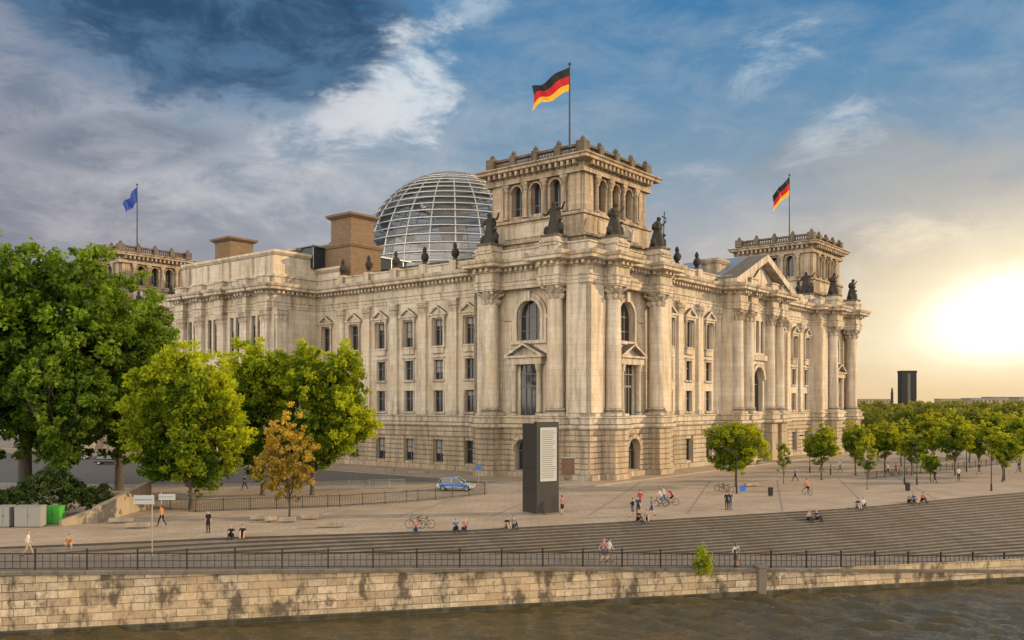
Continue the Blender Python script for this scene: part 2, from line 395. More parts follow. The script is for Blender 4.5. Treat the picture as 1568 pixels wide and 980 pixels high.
for F,a0,a1 in ((FS(19.5),0,3),(FW(21.5),0,2),(FE(81.5),0,2),(FN(123.5),0,3)):
    ws.fbox(F,a0,a1,-.6,-.01,0,ZW1+.3,'stone')
F=FN(0)
panel(ws,F,41,62,7.0,ZW1+.3,[(51.5,4.2,8.6,16.2,True,.9),(49.6,1.25,18.7,24.2,False,.5),(51.5,1.25,18.7,24.2,False,.5),(53.4,1.25,18.7,24.2,False,.5)],-.0,mul=1)
panel(wb,F,41,62,0,7,[(51.5,3,0.5,5.2,True,.8),(45.1,1.5,1.2,4.6,False,.5),(57.9,1.5,1.2,4.6,False,.5)],0,'rust')
courses(wb,F,41,62,.9,ZB1-.1,[(51.5,3,0.5,5.2,True,.8),(45.1,1.5,1.2,4.6,False,.5),(57.9,1.5,1.2,4.6,False,.5)])
for x in (43.0,47.2,55.8,60.0):
    column(wt,F,x,.35,ZW0+.05,ZW1,.9)
    wb.fbox(F,x-1.25,x+1.25,-.1,1.3,0,7.0,'rust')
K=16
for k in range(K):
    t0,t1=math.pi*k/K,math.pi*(k+1)/K; ri,ro=2.15,2.8
    wt.fprism(F,[(51.5+ri*math.cos(t0),14.1+ri*math.sin(t0)),(51.5+ro*math.cos(t0),14.1+ro*math.sin(t0)),(51.5+ro*math.cos(t1),14.1+ro*math.sin(t1)),(51.5+ri*math.cos(t1),14.1+ri*math.sin(t1))],-.05,.35,'trim')
wt.fbox(F,48.4,54.6,-.05,.45,17.4,18.3,'trim'); 
for a0,a1 in ((FE(41),(0,2)),(FW(62),(0,2))): ws.fbox(a0,a1[0],a1[1],-.6,-.01,0,ZW1+.3,'stone')
gz=29.5
wt.fprism(F,[(41,gz),(62,gz),(51.5,gz+4.6)],-1.5,.2,'trim')
for s in (-1,1):
    wt.fprism(F,[(51.5+s*12.2,gz+.05),(51.5+s*12.2,gz+.65),(51.5,gz+5.95),(51.5,gz+4.75),(51.5+s*10.8,gz+.05)],-1.6,1.9,'trim')
    ws.add([F(51.5+s*12.2,-1.6,gz+.67),F(51.5,-1.6,gz+5.97),F(51.5,-14,gz+5.97),F(51.5+s*12.2,-14,gz+.67)],[(0,1,2,3)],'roof')
wt.fprism(F,[(48,gz+.6),(55,gz+.6),(54,gz+1.8),(52,gz+3.4),(51,gz+3.4),(49,gz+1.8)],.15,.55,'trim')
F=FE(-6)
pc=[59.3,65.1,71.75,78.4,84.2]
wn=[62.2,68.4,75.1,81.3]
ops=[]
for c in wn:
    for s in (-.85,.85): ops+=[(c+s,1.15,18.4,24.6,False,.5)]
    ops+=[(c,2.0,8.75,12.2,False,.5),(c,2.0,13.6,16.6,False,.5)]
panel(ws,F,57.5,86,7.0,ZW1+.3,ops,0)
bops=[(c,2.6,1.0,5.0,True,.7) for c in wn]
panel(wb,F,57.5,86,0,7.0,bops,0,'rust'); courses(wb,F,57.5,86,.9,ZB1-.1,bops)
for p in pc: pilaster(wt,F,p,0,ZW0,ZW1,1.9,.7,2.2); wb.fbox(F,p-1.3,p+1.3,-.1,.9,0,7.0,'rust')
for FF,m0 in ((FN(57.5),-1),(FS(86),1)):
    panel(ws,FF,-6,3,7.0,ZW1+.3,[],0); courses(wb,FF,-6,3,.9,ZB1-.1,[]); panel(wb,FF,-6,3,0,7,[],0,'rust')
    pilaster(wt,FF,-4.8,0,ZW0,ZW1,1.9,.5,2.2)
for F_,a0,a1 in ((FW(103),0,19.5),(FW(100),19.5,123.5),(FW(103),123.5,143),(FS(143),81.5,103),(FS(141),21.5,81.5),(FS(143),0,21.5)):
    n=int((a1-a0)/6.3); cs=[a0+(k+.5)*(a1-a0)/n for k in range(n)]
    panel(ws,F_,a0,a1,0,ZW1+.3,[(c,1.9,z0,z1,False,.4) for c in cs for z0,z1 in ((1.2,4.6),(8.75,12),(13.6,16.6),(18.7,22.7))],0,fr=False)
wt.sweep(OUT,[(-.1,6.6),(.28,6.62),(.5,6.85),(.5,7.2),(.3,7.3),(.22,7.35),(.22,8.05),(.42,8.12),(.42,8.3),(-1.3,8.31)],'trim')
wt.sweep(OUT,[(-1.6,25.55),(.12,25.56),(.12,26.0),(.2,26.02),(.2,26.5),(.34,26.55),(.34,26.7),(.06,26.72),(.06,27.75),(.26,27.8),(.3,28.0)],'trim')
wt.sweep(OUT,[(.3,28.0),(.3,28.35),(1.0,28.4),(1.35,28.55),(1.35,28.9),(1.55,29.05),(1.7,29.4),(1.7,29.5),(.0,29.62)],'trim')
dentils(wt,OUT,.28,.82,27.95,28.38,.42,.82)
wt.sweep(OUT,[(.0,29.55),(.12,29.6),(.12,29.8),(0,29.82),(0,30.7),(.15,30.75),(.15,30.95),(-.7,30.96),(-.7,29.5)],'trim')
ft=MB()
def finial(mb,X,Y,z,s=1.0):
    mb.box(X-.6*s,X+.6*s,Y-.6*s,Y+.6*s,z-1.2,z+.25,'trim')
    mb.lathe(I3,X,Y,[(.42*s,z+.252),(.3*s,z+.45*s),(.22*s,z+.6*s),(.5*s,z+1.0*s),(.56*s,z+1.4*s),(.36*s,z+1.75*s),(.2*s,z+1.9*s),(.3*s,z+2.15*s),(.22*s,z+2.5*s),(.05*s,z+2.75*s)],12,'bronze',lambda t,k:1+.12*math.sin(3*t+k))
for y in ep: finial(ft,3.2,y,30.96,1.1); finial(ft,3.2,143-y,30.96,1.1)
for x in (27.3,33.7,69.3,75.7,81): finial(ft,x,2.3,30.96,1.1)
ft.obj('roof_finials',B)
rf=MB()
rf.add([(x,y,29.9) for x,y in PL],[tuple(range(len(PL)))],'roof')
rf.sweep([(14,26),(89,26),(89,117),(14,117)],[(0,29.9),(0,33.2),(.4,33.3),(.4,33.6),(-3,33.61)],'trim')
rf.add([(13,25,33.45),(90,25,33.45),(90,118,33.45),(13,118,33.45)],[(0,1,2,3)],'roof')
def attic(x0,x1,y0,y1,z0,z1,m='trim',ov=.5,rm='roof'):
    rf.sweep([(x0,y0),(x1,y0),(x1,y1),(x0,y1)],[(.25,z0),(.25,z0+.5),(0,z0+.55),(0,z1-.9),(.15,z1-.85),(ov,z1-.45),(ov,z1-.1),(.1,z1)],m)
    rf.add([(x0-.1,y0-.1,z1-.02),(x1+.1,y0-.1,z1-.02),(x1+.1,y1+.1,z1-.02),(x0-.1,y1+.1,z1-.02)],[(0,1,2,3)],rm)
attic(-5.2,14,58.3,85.2,30.9,35.3,'stone')
for y in pc: rf.box(-5.6,-5.0,y-1.1,y+1.1,31.0,34.3,'trim')
attic(3.5,14,52.5,58.1,30.9,33.0,'stone'); attic(3.5,14,85.4,90.5,30.9,33.0,'stone')
attic(2,28,62,82,35.3,36.8,'trim',.8)
rf.box(2,24,57.6,60.6,33.0,36.6,'glass'); rf.box(1.6,25,57.3,60.9,36.61,36.85,'roof')
for k in range(8): rf.box(2+k*3,2.12+k*3,57.5,57.59,33,36.6,'steel')
for y in (54.4,89.4):
    attic(4.6,11.4,y-3.4,y+3.4,31,37.2,'chim',.35); attic(5.4,10.6,y-2.6,y+2.6,37.2,42.3,'chim',.7)
for x in (44.5,58.5): attic(x-1.7,x+1.7,3.2,6.2,30.8,34.3,'tower',.4)
for y0,y1 in ((40,60),(83,103)): attic(35,68,y0,y1,33.5,35.6,'trim',.4)
attic(28,75,46,97,33.5,36.6,'trim',.4)
rf.obj('roof_structures',B)
tw=MB()
def tower(x0,y0,w=15.6,l=16.0):
    x1,y1=x0+l,y0+w
    path=[(x0,y0),(x1,y0),(x1,y1),(x0,y1)]
    tw.sweep(path,[(1.2,29.8),(1.2,31.9),(1.5,32.0),(1.5,32.3),(.5,32.4),(.5,35.0),(.75,35.1),(.75,35.5),(.0,35.6),(0,35.7)],'tower')
    for F_,a0,a1 in ((FN(y0),x0,x1),(FS(y1),x0,x1),(FE(x0),y0,y1),(FW(x1),y0,y1)):
        c=(a0+a1)/2
        ops=[(c+k*3.35,1.75,36.1,40.3,True,.9) for k in (-1,0,1)]
        panel(tw,F_,a0,a1,35.7,41.3,ops,0,'tower',mul=1,trn=(.3,))
        for k in (-1.5,-.5,.5,1.5):
            tw.lathe(F_,c+k*3.35,.22,[(.42,35.72),(.42,36.0),(.3,36.1),(.28,39.5),(.36,39.6),(.45,40.2)],12,'tower')
            tw.fbox(F_,c+k*3.35-.55,c+k*3.35+.55,-.05,.62,40.2,40.6,'tower')
        for s in (-1,1):
            e=c+s*((a1-a0)/2-1.2); tw.fbox(F_,e-.95,e+.95,-.05,.22,35.72,41.2,'tower')
        for k in (-1,0,1):
            for q in range(10):
                t0,t1=math.pi*q/10,math.pi*(q+1)/10; cx=c+k*3.35; zz=39.425
                tw.fprism(F_,[(cx+.9*math.cos(t0),zz+.9*math.sin(t0)),(cx+1.15*math.cos(t0),zz+1.15*math.sin(t0)),(cx+1.15*math.cos(t1),zz+1.15*math.sin(t1)),(cx+.9*math.cos(t1),zz+.9*math.sin(t1))],-.04,.18,'tower')
        tw.fbox(F_,a0+2.8,a1-2.8,.45,.62,32.9,34.6,'trim')
        nb_=int((a1-a0)/.5)
        for k in range(nb_):
            x=a0+.5+k*(a1-a0-1)/(nb_-1); tw.lathe(F_,x,-.15,[(.12,43.42),(.2,43.7),(.1,44.1),(.15,44.22)],6,'dark')
    tw.sweep(path,[(-.2,40.62),(.65,40.64),(.65,41.2),(.5,41.25),(.5,41.9),(.8,42.0),(1.6,42.2),(1.6,42.55),(1.85,42.7),(1.85,42.85),(0,43.0)],'tower')
    dentils(tw,path,.48,1.45,41.5,42.1,.38,.95,'tower')
    tw.add([(x-0,y,43.0) for x,y in path],[(0,1,2,3)],'roof')
    tw.sweep(path,[(.2,42.95),(.2,43.5),(-.5,43.52),(-.5,43.0)],'dark')
    tw.sweep(path,[(.12,44.15),(.2,44.2),(.2,44.5),(-.5,44.51),(-.5,44.15),(.12,44.15)],'dark')
    for i in range(4):
        p,q=path[i],path[(i+1)%4]
        for k in range(4):
            X=p[0]+(q[0]-p[0])*k/4; Y=p[1]+(q[1]-p[1])*k/4
            h=.45 if k else .68
            tw.box(X-h,X+h,Y-h,Y+h,43.2,44.72,'dark')
            tw.lathe(I3,X,Y,[(.25,44.722),(.38,44.9),(.34,45.15),(.1,45.4)],8,'dark')
tower(3,3); tower(84.4,3); tower(3,124.2); tower(84.4,124.2)
tw.obj('corner_towers',B)
wb.obj('rusticated_base',B); ws.obj('facade_walls',B); wt.obj('columns_and_mouldings',B)
# ------------------------------------------------------------------ dome
dm=MB(); cx,cy=51.5,71.5
R0=20.6; Z0=36.6; HD=23.2
def prof(t):
    a=t*math.radians(78); 
    return R0*math.cos(a)**.92*(1.0), Z0+HD*math.sin(a)/math.sin(math.radians(78))
NR=24; NL=17
for i in range(NR):
    a=2*math.pi*i/NR; pts=[]
    for k in range(25):
        r,z=prof(k/24); pts.append((cx+r*math.cos(a),cy+r*math.sin(a),z))
    dm.tube(pts,.17,5,'steel')
for k in range(NL+1):
    r,z=prof(k/NL)
    pts=[(cx+(r+.25)*math.cos(2*math.pi*i/72),cy+(r+.25)*math.sin(2*math.pi*i/72),z) for i in range(73)]
    dm.tube(pts,.14,5,'steel',cap=False)
    pts=[(cx+(r-.35)*math.cos(2*math.pi*i/48),cy+(r-.35)*math.sin(2*math.pi*i/48),z+.45) for i in range(49)]
    dm.tube(pts,.07,4,'frame',cap=False)
for ph in (0,math.pi):
    vs=[];fs=[]
    for k in range(140):
        t=k/139; r,z=prof(t*.86); a=ph+t*math.pi*3.2
        for rr,zz in ((r-1.0,z+.5),(r-1.0,z-.6),(r-3.1,z-.6),(r-3.1,z+.5)): vs.append((cx+rr*math.cos(a),cy+rr*math.sin(a),zz))
    for k in range(139):
        for j in range(3): fs.append((4*k+j,4*k+j+1,4*k+5+j,4*k+4+j))
    dm.add(vs,fs,'roof')
dm.lathe(lambda a,d,z:(cx+a,cy+d,z),0,0,[(1.3,30),(1.4,38),(2.2,46),(4,53),(7.5,57.5)],24,'steel')
dm.obj('dome_frame',B,recalc=False)
dg=MB(); vs=[];fs=[]
for k in range(NL+1):
    r,z=prof(k/NL)
    for i in range(48): vs.append((cx+r*math.cos(2*math.pi*i/48),cy+r*math.sin(2*math.pi*i/48),z))
for k in range(NL-1):
    for i in range(48): fs.append((k*48+i,k*48+(i+1)%48,(k+1)*48+(i+1)%48,(k+1)*48+i))
dg.add(vs,fs,'dglass'); dg.obj('dome_glazing',B)
# ------------------------------------------------------------------ people / figures
M['skin']=plain('skin',(.44,.27,.19),.55); M['hairb']=plain('hair_brown',(.04,.025,.017),.6); M['hairl']=plain('hair_blond',(.26,.17,.08),.6)
COL={'white':(.48,.47,.45),'black':(.018,.018,.02),'navy':(.03,.04,.09),'red':(.35,.035,.03),'orange':(.42,.16,.06),'grey':(.15,.15,.16),'blue':(.06,.13,.28),'beige':(.30,.24,.17),'green':(.08,.16,.08),'denim':(.05,.08,.14),'pink':(.34,.15,.15)}
for k,v in COL.items(): M['c_'+k]=plain('cloth_'+k,v,.85,0,.15)
def lerp(a,b,t): return tuple(a[i]+(b[i]-a[i])*t for i in range(3))
POSES={}
def pose(name,pelvis=(0,0,.93),lean=0.0,legs=None,arms=None,headf=0.0):
    POSES[name]=dict(pelvis=pelvis,lean=lean,legs=legs,arms=arms,headf=headf)
pose('stand',legs=[((.0,.02,.50),(0,-.02,.08)),((.0,.04,.50),(0,.02,.08))],arms=[((.05,-.03,1.13),(.06,.06,.90)),((.05,-.03,1.13),(.05,.08,.90))])
pose('phone',legs=[((.0,.02,.50),(0,-.02,.08)),((.03,.08,.50),(.05,.08,.08))],arms=[((.05,.02,1.14),(-.08,.28,1.22)),((.05,-.03,1.13),(.05,.08,.90))],headf=.04)
pose('walk',legs=[((.0,.22,.53),(0,.34,.10)),((.0,-.05,.50),(0,-.38,.16))],arms=[((.05,-.16,1.14),(.05,-.18,.92)),((.05,.12,1.15),(.05,.30,.98))],lean=.05)
pose('sit',pelvis=(0,0,.13),legs=[((.03,.36,.42),(.03,.56,-.06)),((.05,.38,.40),(.05,.62,-.06))],arms=[((.08,.16,.44),(-.02,.36,.44)),((.08,.14,.44),(-.03,.34,.46))],lean=.14,headf=.03)
pose('sitback',pelvis=(0,0,.13),legs=[((.03,.36,.42),(.05,.50,-.06)),((.08,.46,.28),(.1,.82,-.02))],arms=[((.1,-.22,.38),(.12,-.3,.08)),((.08,.14,.42),(-.03,.36,.44))],lean=-.10)
pose('crouch',pelvis=(0,0,.36),legs=[((.08,.38,.52),(.03,.14,.08)),((.08,.36,.50),(.03,.10,.08))],arms=[((.08,.26,.62),(-.02,.48,.56)),((.08,.24,.62),(-.03,.44,.5))],lean=.22)
pose('ride',pelvis=(0,0,.95),legs=[((.02,.40,.72),(.02,.24,.34)),((.02,.30,.52),(.02,.18,.16))],arms=[((.06,.42,1.22),(.04,.62,1.06)),((.06,.42,1.22),(.04,.62,1.06))],lean=.28)
pose('statue',legs=[((.02,.06,.50),(0,.04,.08)),((.0,.0,.50),(0,-.04,.08))],arms=[((.22,.02,1.34),(.40,.10,1.62)),((.20,.0,1.15),(.10,.30,1.02))],headf=.04)
def figure_mesh(name,pose_,robe=False,longhair=False):
    P=POSES[pose_]; v=[];e=[];r=[];tag=[]
    kf=1.35 if robe else 1.0
    def add(p,rad,par,t):
        rad=rad if isinstance(rad,tuple) else (rad,rad)
        v.append(p); r.append((rad[0]*kf,rad[1]*kf)); tag.append(t)
        if par is not None: e.append((par,len(v)-1))
        return len(v)-1
    px,py,pz=P['pelvis']; L=P['lean']; hf=P['headf']
    pel=add((px,py,pz),(.145,.12),None,'leg')
    w=add((px,py+L*.35,pz+.16),(.125,.105),pel,'top')
    ch=add((px,py+L*.8,pz+.36),(.165,.12),w,'top')
    cl=add((px,py+L,pz+.50),(.10,.075),ch,'top')
    nk=add((px,py+L+.01+hf*.5,pz+.58),(.052,.055),cl,'skin')
    h0=add((px,py+L+.03+hf,pz+.65),(.07,.085),nk,'skin')
    h1=add((px,py+L+.03+hf,pz+.73),(.083,.10),h0,'head')
    h2=add((px,py+L+.02+hf,pz+.80),(.055,.07),h1,'hair')
    for i,s in enumerate((-1,1)):
        hip=add((s*.095,py+.0,pz-.04),(.095,.10),pel,'leg')
        (kx,ky,kz),(ax,ay,az)=P['legs'][i]
        mid=lerp((s*.095,py,pz-.04),(s*(.10+kx),ky,kz),.5); m=add(mid,(.083,.086),hip,'leg')
        kn=add((s*(.10+kx),ky,kz),.06,m,'leg')
        calf=lerp((s*(.10+kx),ky-.01,kz),(s*(.10+ax),ay,az),.35); c=add(calf,.056,kn,'calf')
        an=add((s*(.10+ax),ay,az),.04,c,'calf')
        add((s*(.11+ax),ay+.07,az-.045),(.04,.035),an,'shoe'); add((s*(.115+ax),ay+.17,az-.055),(.038,.026),len(v)-1,'shoe')
        sh=add((s*.175,py+L*.95,pz+.47),(.062,.062),cl,'top')
        (ex,ey,ez),(wx,wy_,wz)=P['arms'][i]
        el=add((s*(.20+ex),ey,ez),.042,sh,'top'); wr_=add((s*(.20+wx),wy_,wz),.029,el,'skin')
        dv=Vector((s*(wx-ex),wy_-ey,wz-ez)).normalized(); pw=Vector((s*(.20+wx),wy_,wz))
        pm=add(tuple(pw+dv*.07),(.036,.02),wr_,'skin')
        side=dv.cross(Vector((s,0,0))) if abs(dv.x)<.9 else Vector((0,1,0)); side.normalize()
        curl=Vector((-s*.35,0,-.1))
        for q,fl in enumerate((.068,.078,.072,.056)):
            b=pw+dv*.085+side*(q-1.5)*.019; i0=len(v); add(tuple(b),.0095,None,'skin')
            m1=add(tuple(b+dv*fl*.55),.0088,i0,'skin'); add(tuple(b+dv*fl*.55+(dv+curl).normalized()*fl*.5),.007,m1,'skin')
        b=pw+dv*.03+side*.02; i0=len(v); add(tuple(b),.011,None,'skin'); add(tuple(b+dv*.035+side*.04),.0095,i0,'skin'); add(tuple(b+dv*.07+side*.05),.008,len(v)-1,'skin')
    me=bpy.data.meshes.new('sk'); me.from_pydata(v,e,[]); ob=bpy.data.objects.new('sk',me); S.collection.objects.link(ob)
    md=ob.modifiers.new('s','SKIN'); md.use_smooth_shade=True
    sv=me.skin_vertices[0].data
    for i in range(len(v)): sv[i].radius=r[i]; sv[i].use_root=(i==0)
    ss=ob.modifiers.new('u','SUBSURF'); ss.levels=1; ss.render_levels=1
    dg_=bpy.context.evaluated_depsgraph_get(); dg_.update()
    out=bpy.data.meshes.new_from_object(ob.evaluated_get(dg_)); out.name=name
    bpy.data.objects.remove(ob)
    V=np.array(v)
    segs=[(V[a],V[b],tag[b]) for a,b in e]
    idx={'top':0,'leg':1,'calf':2,'skin':3,'head':3,'hair':4,'shoe':5}
    hc=V[6]; out.materials.clear()
    mi=[]
    A=np.array([s[0] for s in segs]); Bv=np.array([s[1] for s in segs]); AB=Bv-A; LL=(AB**2).sum(1)+1e-9
    for p in out.polygons:
        c=np.array(p.center); t=np.clip(((c-A)*AB).sum(1)/LL,0,1); d=((A+AB*t[:,None]-c)**2).sum(1); k=int(d.argmin()); tg=segs[k][2]
        if tg in('head','hair'):
            rel=c-hc
            mi.append(4 if (rel[2]>.035 or (rel[1]<.0 and rel[2]>-.05)) else 3)
        else: mi.append(idx[tg])
    bm=bmesh.new(); bm.from_mesh(out)
    for k,f in enumerate(bm.faces): f.material_index=mi[k]
    def blob(loc,rad,m,sc=(1,1,1)):
        q=bmesh.ops.create_icosphere(bm,subdivisions=1,radius=rad,matrix=Matrix.Translation(loc)@Matrix.Diagonal((*sc,1)))
        for vv in q['verts']:
            for f in vv.link_faces: f.material_index=m; f.smooth=True
    hx,hy,hz=hc
    blob((hx,hy+.098,hz-.015),.016,3,(.8,1.1,1.5)); blob((hx,hy+.088,hz-.06),.018,3,(1.3,.5,.4))
    for s in(-1,1): blob((hx+s*.03,hy+.086,hz+.012),.011,4); blob((hx+s*.085,hy+.0,hz-.005),.024,3,(.4,.8,1.2))
    blob((hx,hy-.02,hz+.035),.088,4,(.98,1.05,.85))
    if longhair: blob((hx,hy-.075,hz-.08),.07,4,(1,.6,1.9))
    if robe:
        n=28; rings=[]
        for k,(rx,ry,z) in enumerate(((.40,.34,.0),(.38,.32,.12),(.32,.27,.4),(.27,.23,.7),(.20,.17,.95),(.25,.18,1.15),(.23,.16,1.35),(.10,.10,1.48))):
            rings.append([bm.verts.new((rx*(1+.15*math.sin(5*t+k*.6))*math.cos(t),ry*(1+.15*math.sin(5*t+k*.6))*math.sin(t),z)) for t in [2*math.pi*i/n for i in range(n)]])
        for k in range(len(rings)-1):
            for i in range(n): bm.faces.new((rings[k][i],rings[k][(i+1)%n],rings[k+1][(i+1)%n],rings[k+1][i]))
        blob((.0,-.16,1.2),.22,0,(1.2,.45,1.2)); blob((-.40,.08,.36),.20,0,(.8,.8,1.7)); blob((-.40,.12,.78),.10,0); blob((.42,.02,.3),.17,0,(.9,.9,1.6))
    bm.to_mesh(out); bm.free()
    for p in out.polygons: p.use_smooth=True
    return out
FM={}
def person(x,y,z,pose_,rot,top='white',leg='denim',shorts=False,hair='hairb',longhair=False,sc=1.0,name='person',parent=None):
    key=(pose_,longhair)
    if key not in FM: FM[key]=figure_mesh('figure_'+pose_,*[pose_],longhair=longhair)
    me=FM[key].copy()
    for k in ('c_'+top,'c_'+leg,'skin' if shorts else 'c_'+leg,'skin',hair,'c_black'): me.materials.append(M[k])
    o=bpy.data.objects.new(name,me); S.collection.objects.link(o)
    o.location=(x,y,z); o.rotation_euler=(0,0,math.radians(rot)); o.scale=(sc,)*3
    if parent: o.parent=parent
    return o
SM=figure_mesh('statue_figure','statue',robe=True)
for _ in range(6): SM.materials.append(M['bronze'])
def roof_statue(X,Y,z,rot,s=2.5,spear=False):
    e=empty('roof_statue'); e.parent=B
    o=bpy.data.objects.new('figure',SM); S.collection.objects.link(o); o.parent=e
    o.location=(X,Y,z); o.rotation_euler=(0,0,math.radians(rot)); o.scale=(s*1.2,s*1.2,s)
    p=MB(); p.box(X-1.45,X+1.45,Y-1.45,Y+1.45,30.5,31.2,'trim'); p.box(X-1.2,X+1.2,Y-1.2,Y+1.2,31.2,z-.25,'trim'); p.box(X-1.35,X+1.35,Y-1.35,Y+1.35,z-.25,z+.02,'dark')
    if spear: p.tube([(X+1.2,Y-.2,z),(X+1.6,Y-.2,z+5.4)],.07,6,'bronze'); p.tube([(X+1.0,Y-.2,z+4.6),(X+2.1,Y-.2,z+4.5)],.09,6,'bronze')
    p.obj('pedestal',e)
for X,Y,r in ((-.6,16,90),(-.6,5.0,90),(5.0,-.6,180),(16.3,-.6,180)): roof_statue(X,Y,31.9,r,spear=(X>10))
for X,Y,r in ((86.7,-.6,180),(98,-.6,180),(81.6,3,90),(-.6,127,90),(-.6,138,90)): roof_statue(X,Y,31.9,r)
# ------------------------------------------------------------------ flags
for k,c in (('fblack',(.01,.01,.01)),('fred',(.50,.01,.015)),('fgold',(.80,.42,.02)),('fblue',(.02,.06,.28))): M[k]=plain(k,c,.7)
def flag(name,lx,ly,zb,zt,fw,fh,droop,cols,seed=0):
    c,s=math.cos(math.radians(51)),math.sin(math.radians(51))
    X=9.8+lx*c-ly*s; Y=114.8+lx*s+ly*c
    e=empty(name,(X,Y,zb)); h=zt-zb
    p=MB(); p.lathe(I3,0,0,[(.16,0),(.09,h),(.2,h+.02),(.22,h+.2),(.05,h+.4)],10,'metal'); p.obj('pole',e)
    f=MB(); nx,nz=34,14; vs=[]
    for i in range(nx+1):
        u=i/nx
        for j in range(nz+1):
            w=j/nz
            x=-fw*u*(1-.12*droop)+.35*math.sin(w*3)*u; z=h-.3-fh*w*(1-.15*u)-droop*fw*.55*u**1.15+.22*math.sin(u*8+w*1.6+seed)*u**.5
            y=.75*math.sin(u*11+w*2.6+seed)*u**.6
            vs.append((x,y,z))
    f.v=vs
    for i in range(nx):
        for j in range(nz):
            f.f.append([i*(nz+1)+j,(i+1)*(nz+1)+j,(i+1)*(nz+1)+j+1,i*(nz+1)+j+1]); f.m.append(f.mi(cols[min((j*len(cols))//nz,len(cols)-1)]))
    f.obj('cloth',e,smooth=True,recalc=False)
G3=['fblack','fred','fgold']
flag('german_flag',11,10.8,43,58.9,6.2,3.5,.95,G3)
flag('german_flag',92.4,10.8,43,58.9,4.4,3.8,1.6,G3,2)
flag('european_flag',11,132,43,60.0,4.0,3.6,1.9,['fblue'],1)
# ------------------------------------------------------------------ ground
wy=lambda x:62.27+.2418*x
Tk=[(-3000,-600),(-200,40),(-60,56),(-30,64.5),(-20.3,67.6),(-4.1,71.1),(11.2,77),(33,86.5),(41,91.5),(52.2,98.5),(65,106),(90,118),(140,135),(3000,900)]
Ty=lambda x:float(np.interp(x,[k[0] for k in Tk],[k[1] for k in Tk]))
zb=lambda x:float(np.interp(x,[-40,-30.8,3,40,60],[-.02,-.25,-1.5,-3.3,-3.5]))
By=lambda x:min(wy(x)+5.5,Ty(x)-.3)
def paving(name,c1,c2,cm,w,h,mort,st=.5,stain=(.14,.12,.10)):
    m=stone(name,c1,c2,cm,bw=w,bh=h,mort=mort,st=st,stain=stain,bs=.15,ground=True,noisy=.6); m.node_tree.nodes['Principled BSDF'].inputs['Roughness'].default_value=.7; return m
M['paving']=paving('plaza_paving',(.40,.32,.245),(.33,.265,.20),(.19,.155,.125),1.5,.75,.03,.6,(.23,.185,.14))
M['quaypave']=paving('quay_paving',(.19,.165,.14),(.15,.13,.11),(.10,.09,.08),.9,.45,.02)
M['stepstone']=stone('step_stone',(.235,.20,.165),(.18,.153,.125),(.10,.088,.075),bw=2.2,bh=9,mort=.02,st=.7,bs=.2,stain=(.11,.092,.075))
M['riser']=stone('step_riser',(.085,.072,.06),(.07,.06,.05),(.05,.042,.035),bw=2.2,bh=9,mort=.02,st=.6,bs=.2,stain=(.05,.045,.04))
M['asphalt']=paving('asphalt',(.15,.138,.122),(.14,.13,.115),(.14,.13,.115),30,30,.0,.3)
M['lawn']=stone('lawn_grass',(.06,.085,.025),(.05,.075,.02),(.05,.07,.02),bw=40,bh=40,mort=0,st=.5,stain=(.09,.09,.04),ground=True,bs=.6)
M['quaystone']=stone('quay_limestone',(.64,.51,.35),(.36,.275,.185),(.14,.11,.08),bw=1.25,bh=.5,mort=.024,st=.92,stain=(.085,.066,.048),bs=.9,noisy=1.1,thr=(.49,.61),ss=(.9,.9,.5))
M['cope']=stone('quay_cope',(.20,.17,.14),(.15,.13,.105),(.06,.055,.05),bw=1.6,bh=5,mort=.02,st=.6,bs=.5,stain=(.07,.06,.05))
xs=[-3000,-800,-300,-150,-90,-60]+list(np.arange(-50,100,1.5))+[110,140,200,400,900,3000]
g=MB(); n=len(xs)
vs=[];fs=[]
for x in xs: vs+=[(x,Ty(x),0),(x,max(Ty(x),0)+120,0),(x,4500,0)]
for i in range(n-1):
    for k in range(2): fs.append((3*i+k,3*(i+1)+k,3*(i+1)+k+1,3*i+k+1))
g.add(vs,fs,'paving'); g.obj('ground',recalc=False)
q=MB(); vs=[];fs=[]
for x in xs: vs+=[(x,wy(x)-.02,zb(x)),(x,By(x),zb(x))]
for i in range(n-1): fs.append((2*i,2*i+2,2*i+3,2*i+1))
q.add(vs,fs,'quaypave'); q.obj('quay_path',recalc=False)
st=MB(); NS=22; rise=.16; vs=[]
for x in xs:
    zz=zb(x); T_,B_=Ty(x),By(x)
    nst=max(-zz/rise,.001)
    col=[(x,T_,0.0)]
    for k in range(1,NS+1):
        f=min((k-1)/nst,1.0); f2=min(k/nst,1.0)
        y0=T_+(B_-T_)*f; z1=max(-k*rise,zz); y1=T_+(B_-T_)*f2
        col+= [(x,y0,z1),(x,y1,z1)]
    vs+=col
W_=1+2*NS; fr_=[];ftr=[]
for i in range(n-1):
    for k in range(W_-1): (fr_ if k%2==0 else ftr).append((i*W_+k,(i+1)*W_+k,(i+1)*W_+k+1,i*W_+k+1))
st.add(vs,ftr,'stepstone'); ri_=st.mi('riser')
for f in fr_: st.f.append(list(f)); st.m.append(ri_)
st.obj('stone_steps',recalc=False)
QA=math.atan(.2418); qw=empty('quay_wall',(3,63,0),QA)
w=MB(); c=MB(); cs_=math.cos(QA)
ss=[-3000,-400,-100]+list(np.arange(-60,110,3.0))+[200,3000]
zt=lambda s:zb(3+s*cs_)
vs=[];fs=[]
for s in ss: vs+=[(s,0,zt(s)-.18),(s,-.02,-2.4),(s,-.06,-4.0),(s,-.06,-7)]
for i in range(len(ss)-1):
    for k in range(3): fs.append((4*i+k,4*i+4+k,4*i+5+k,4*i+1+k))
w.add(vs,fs,'quaystone'); w.obj('wall_face',qw,recalc=False)
vs=[];fs=[]
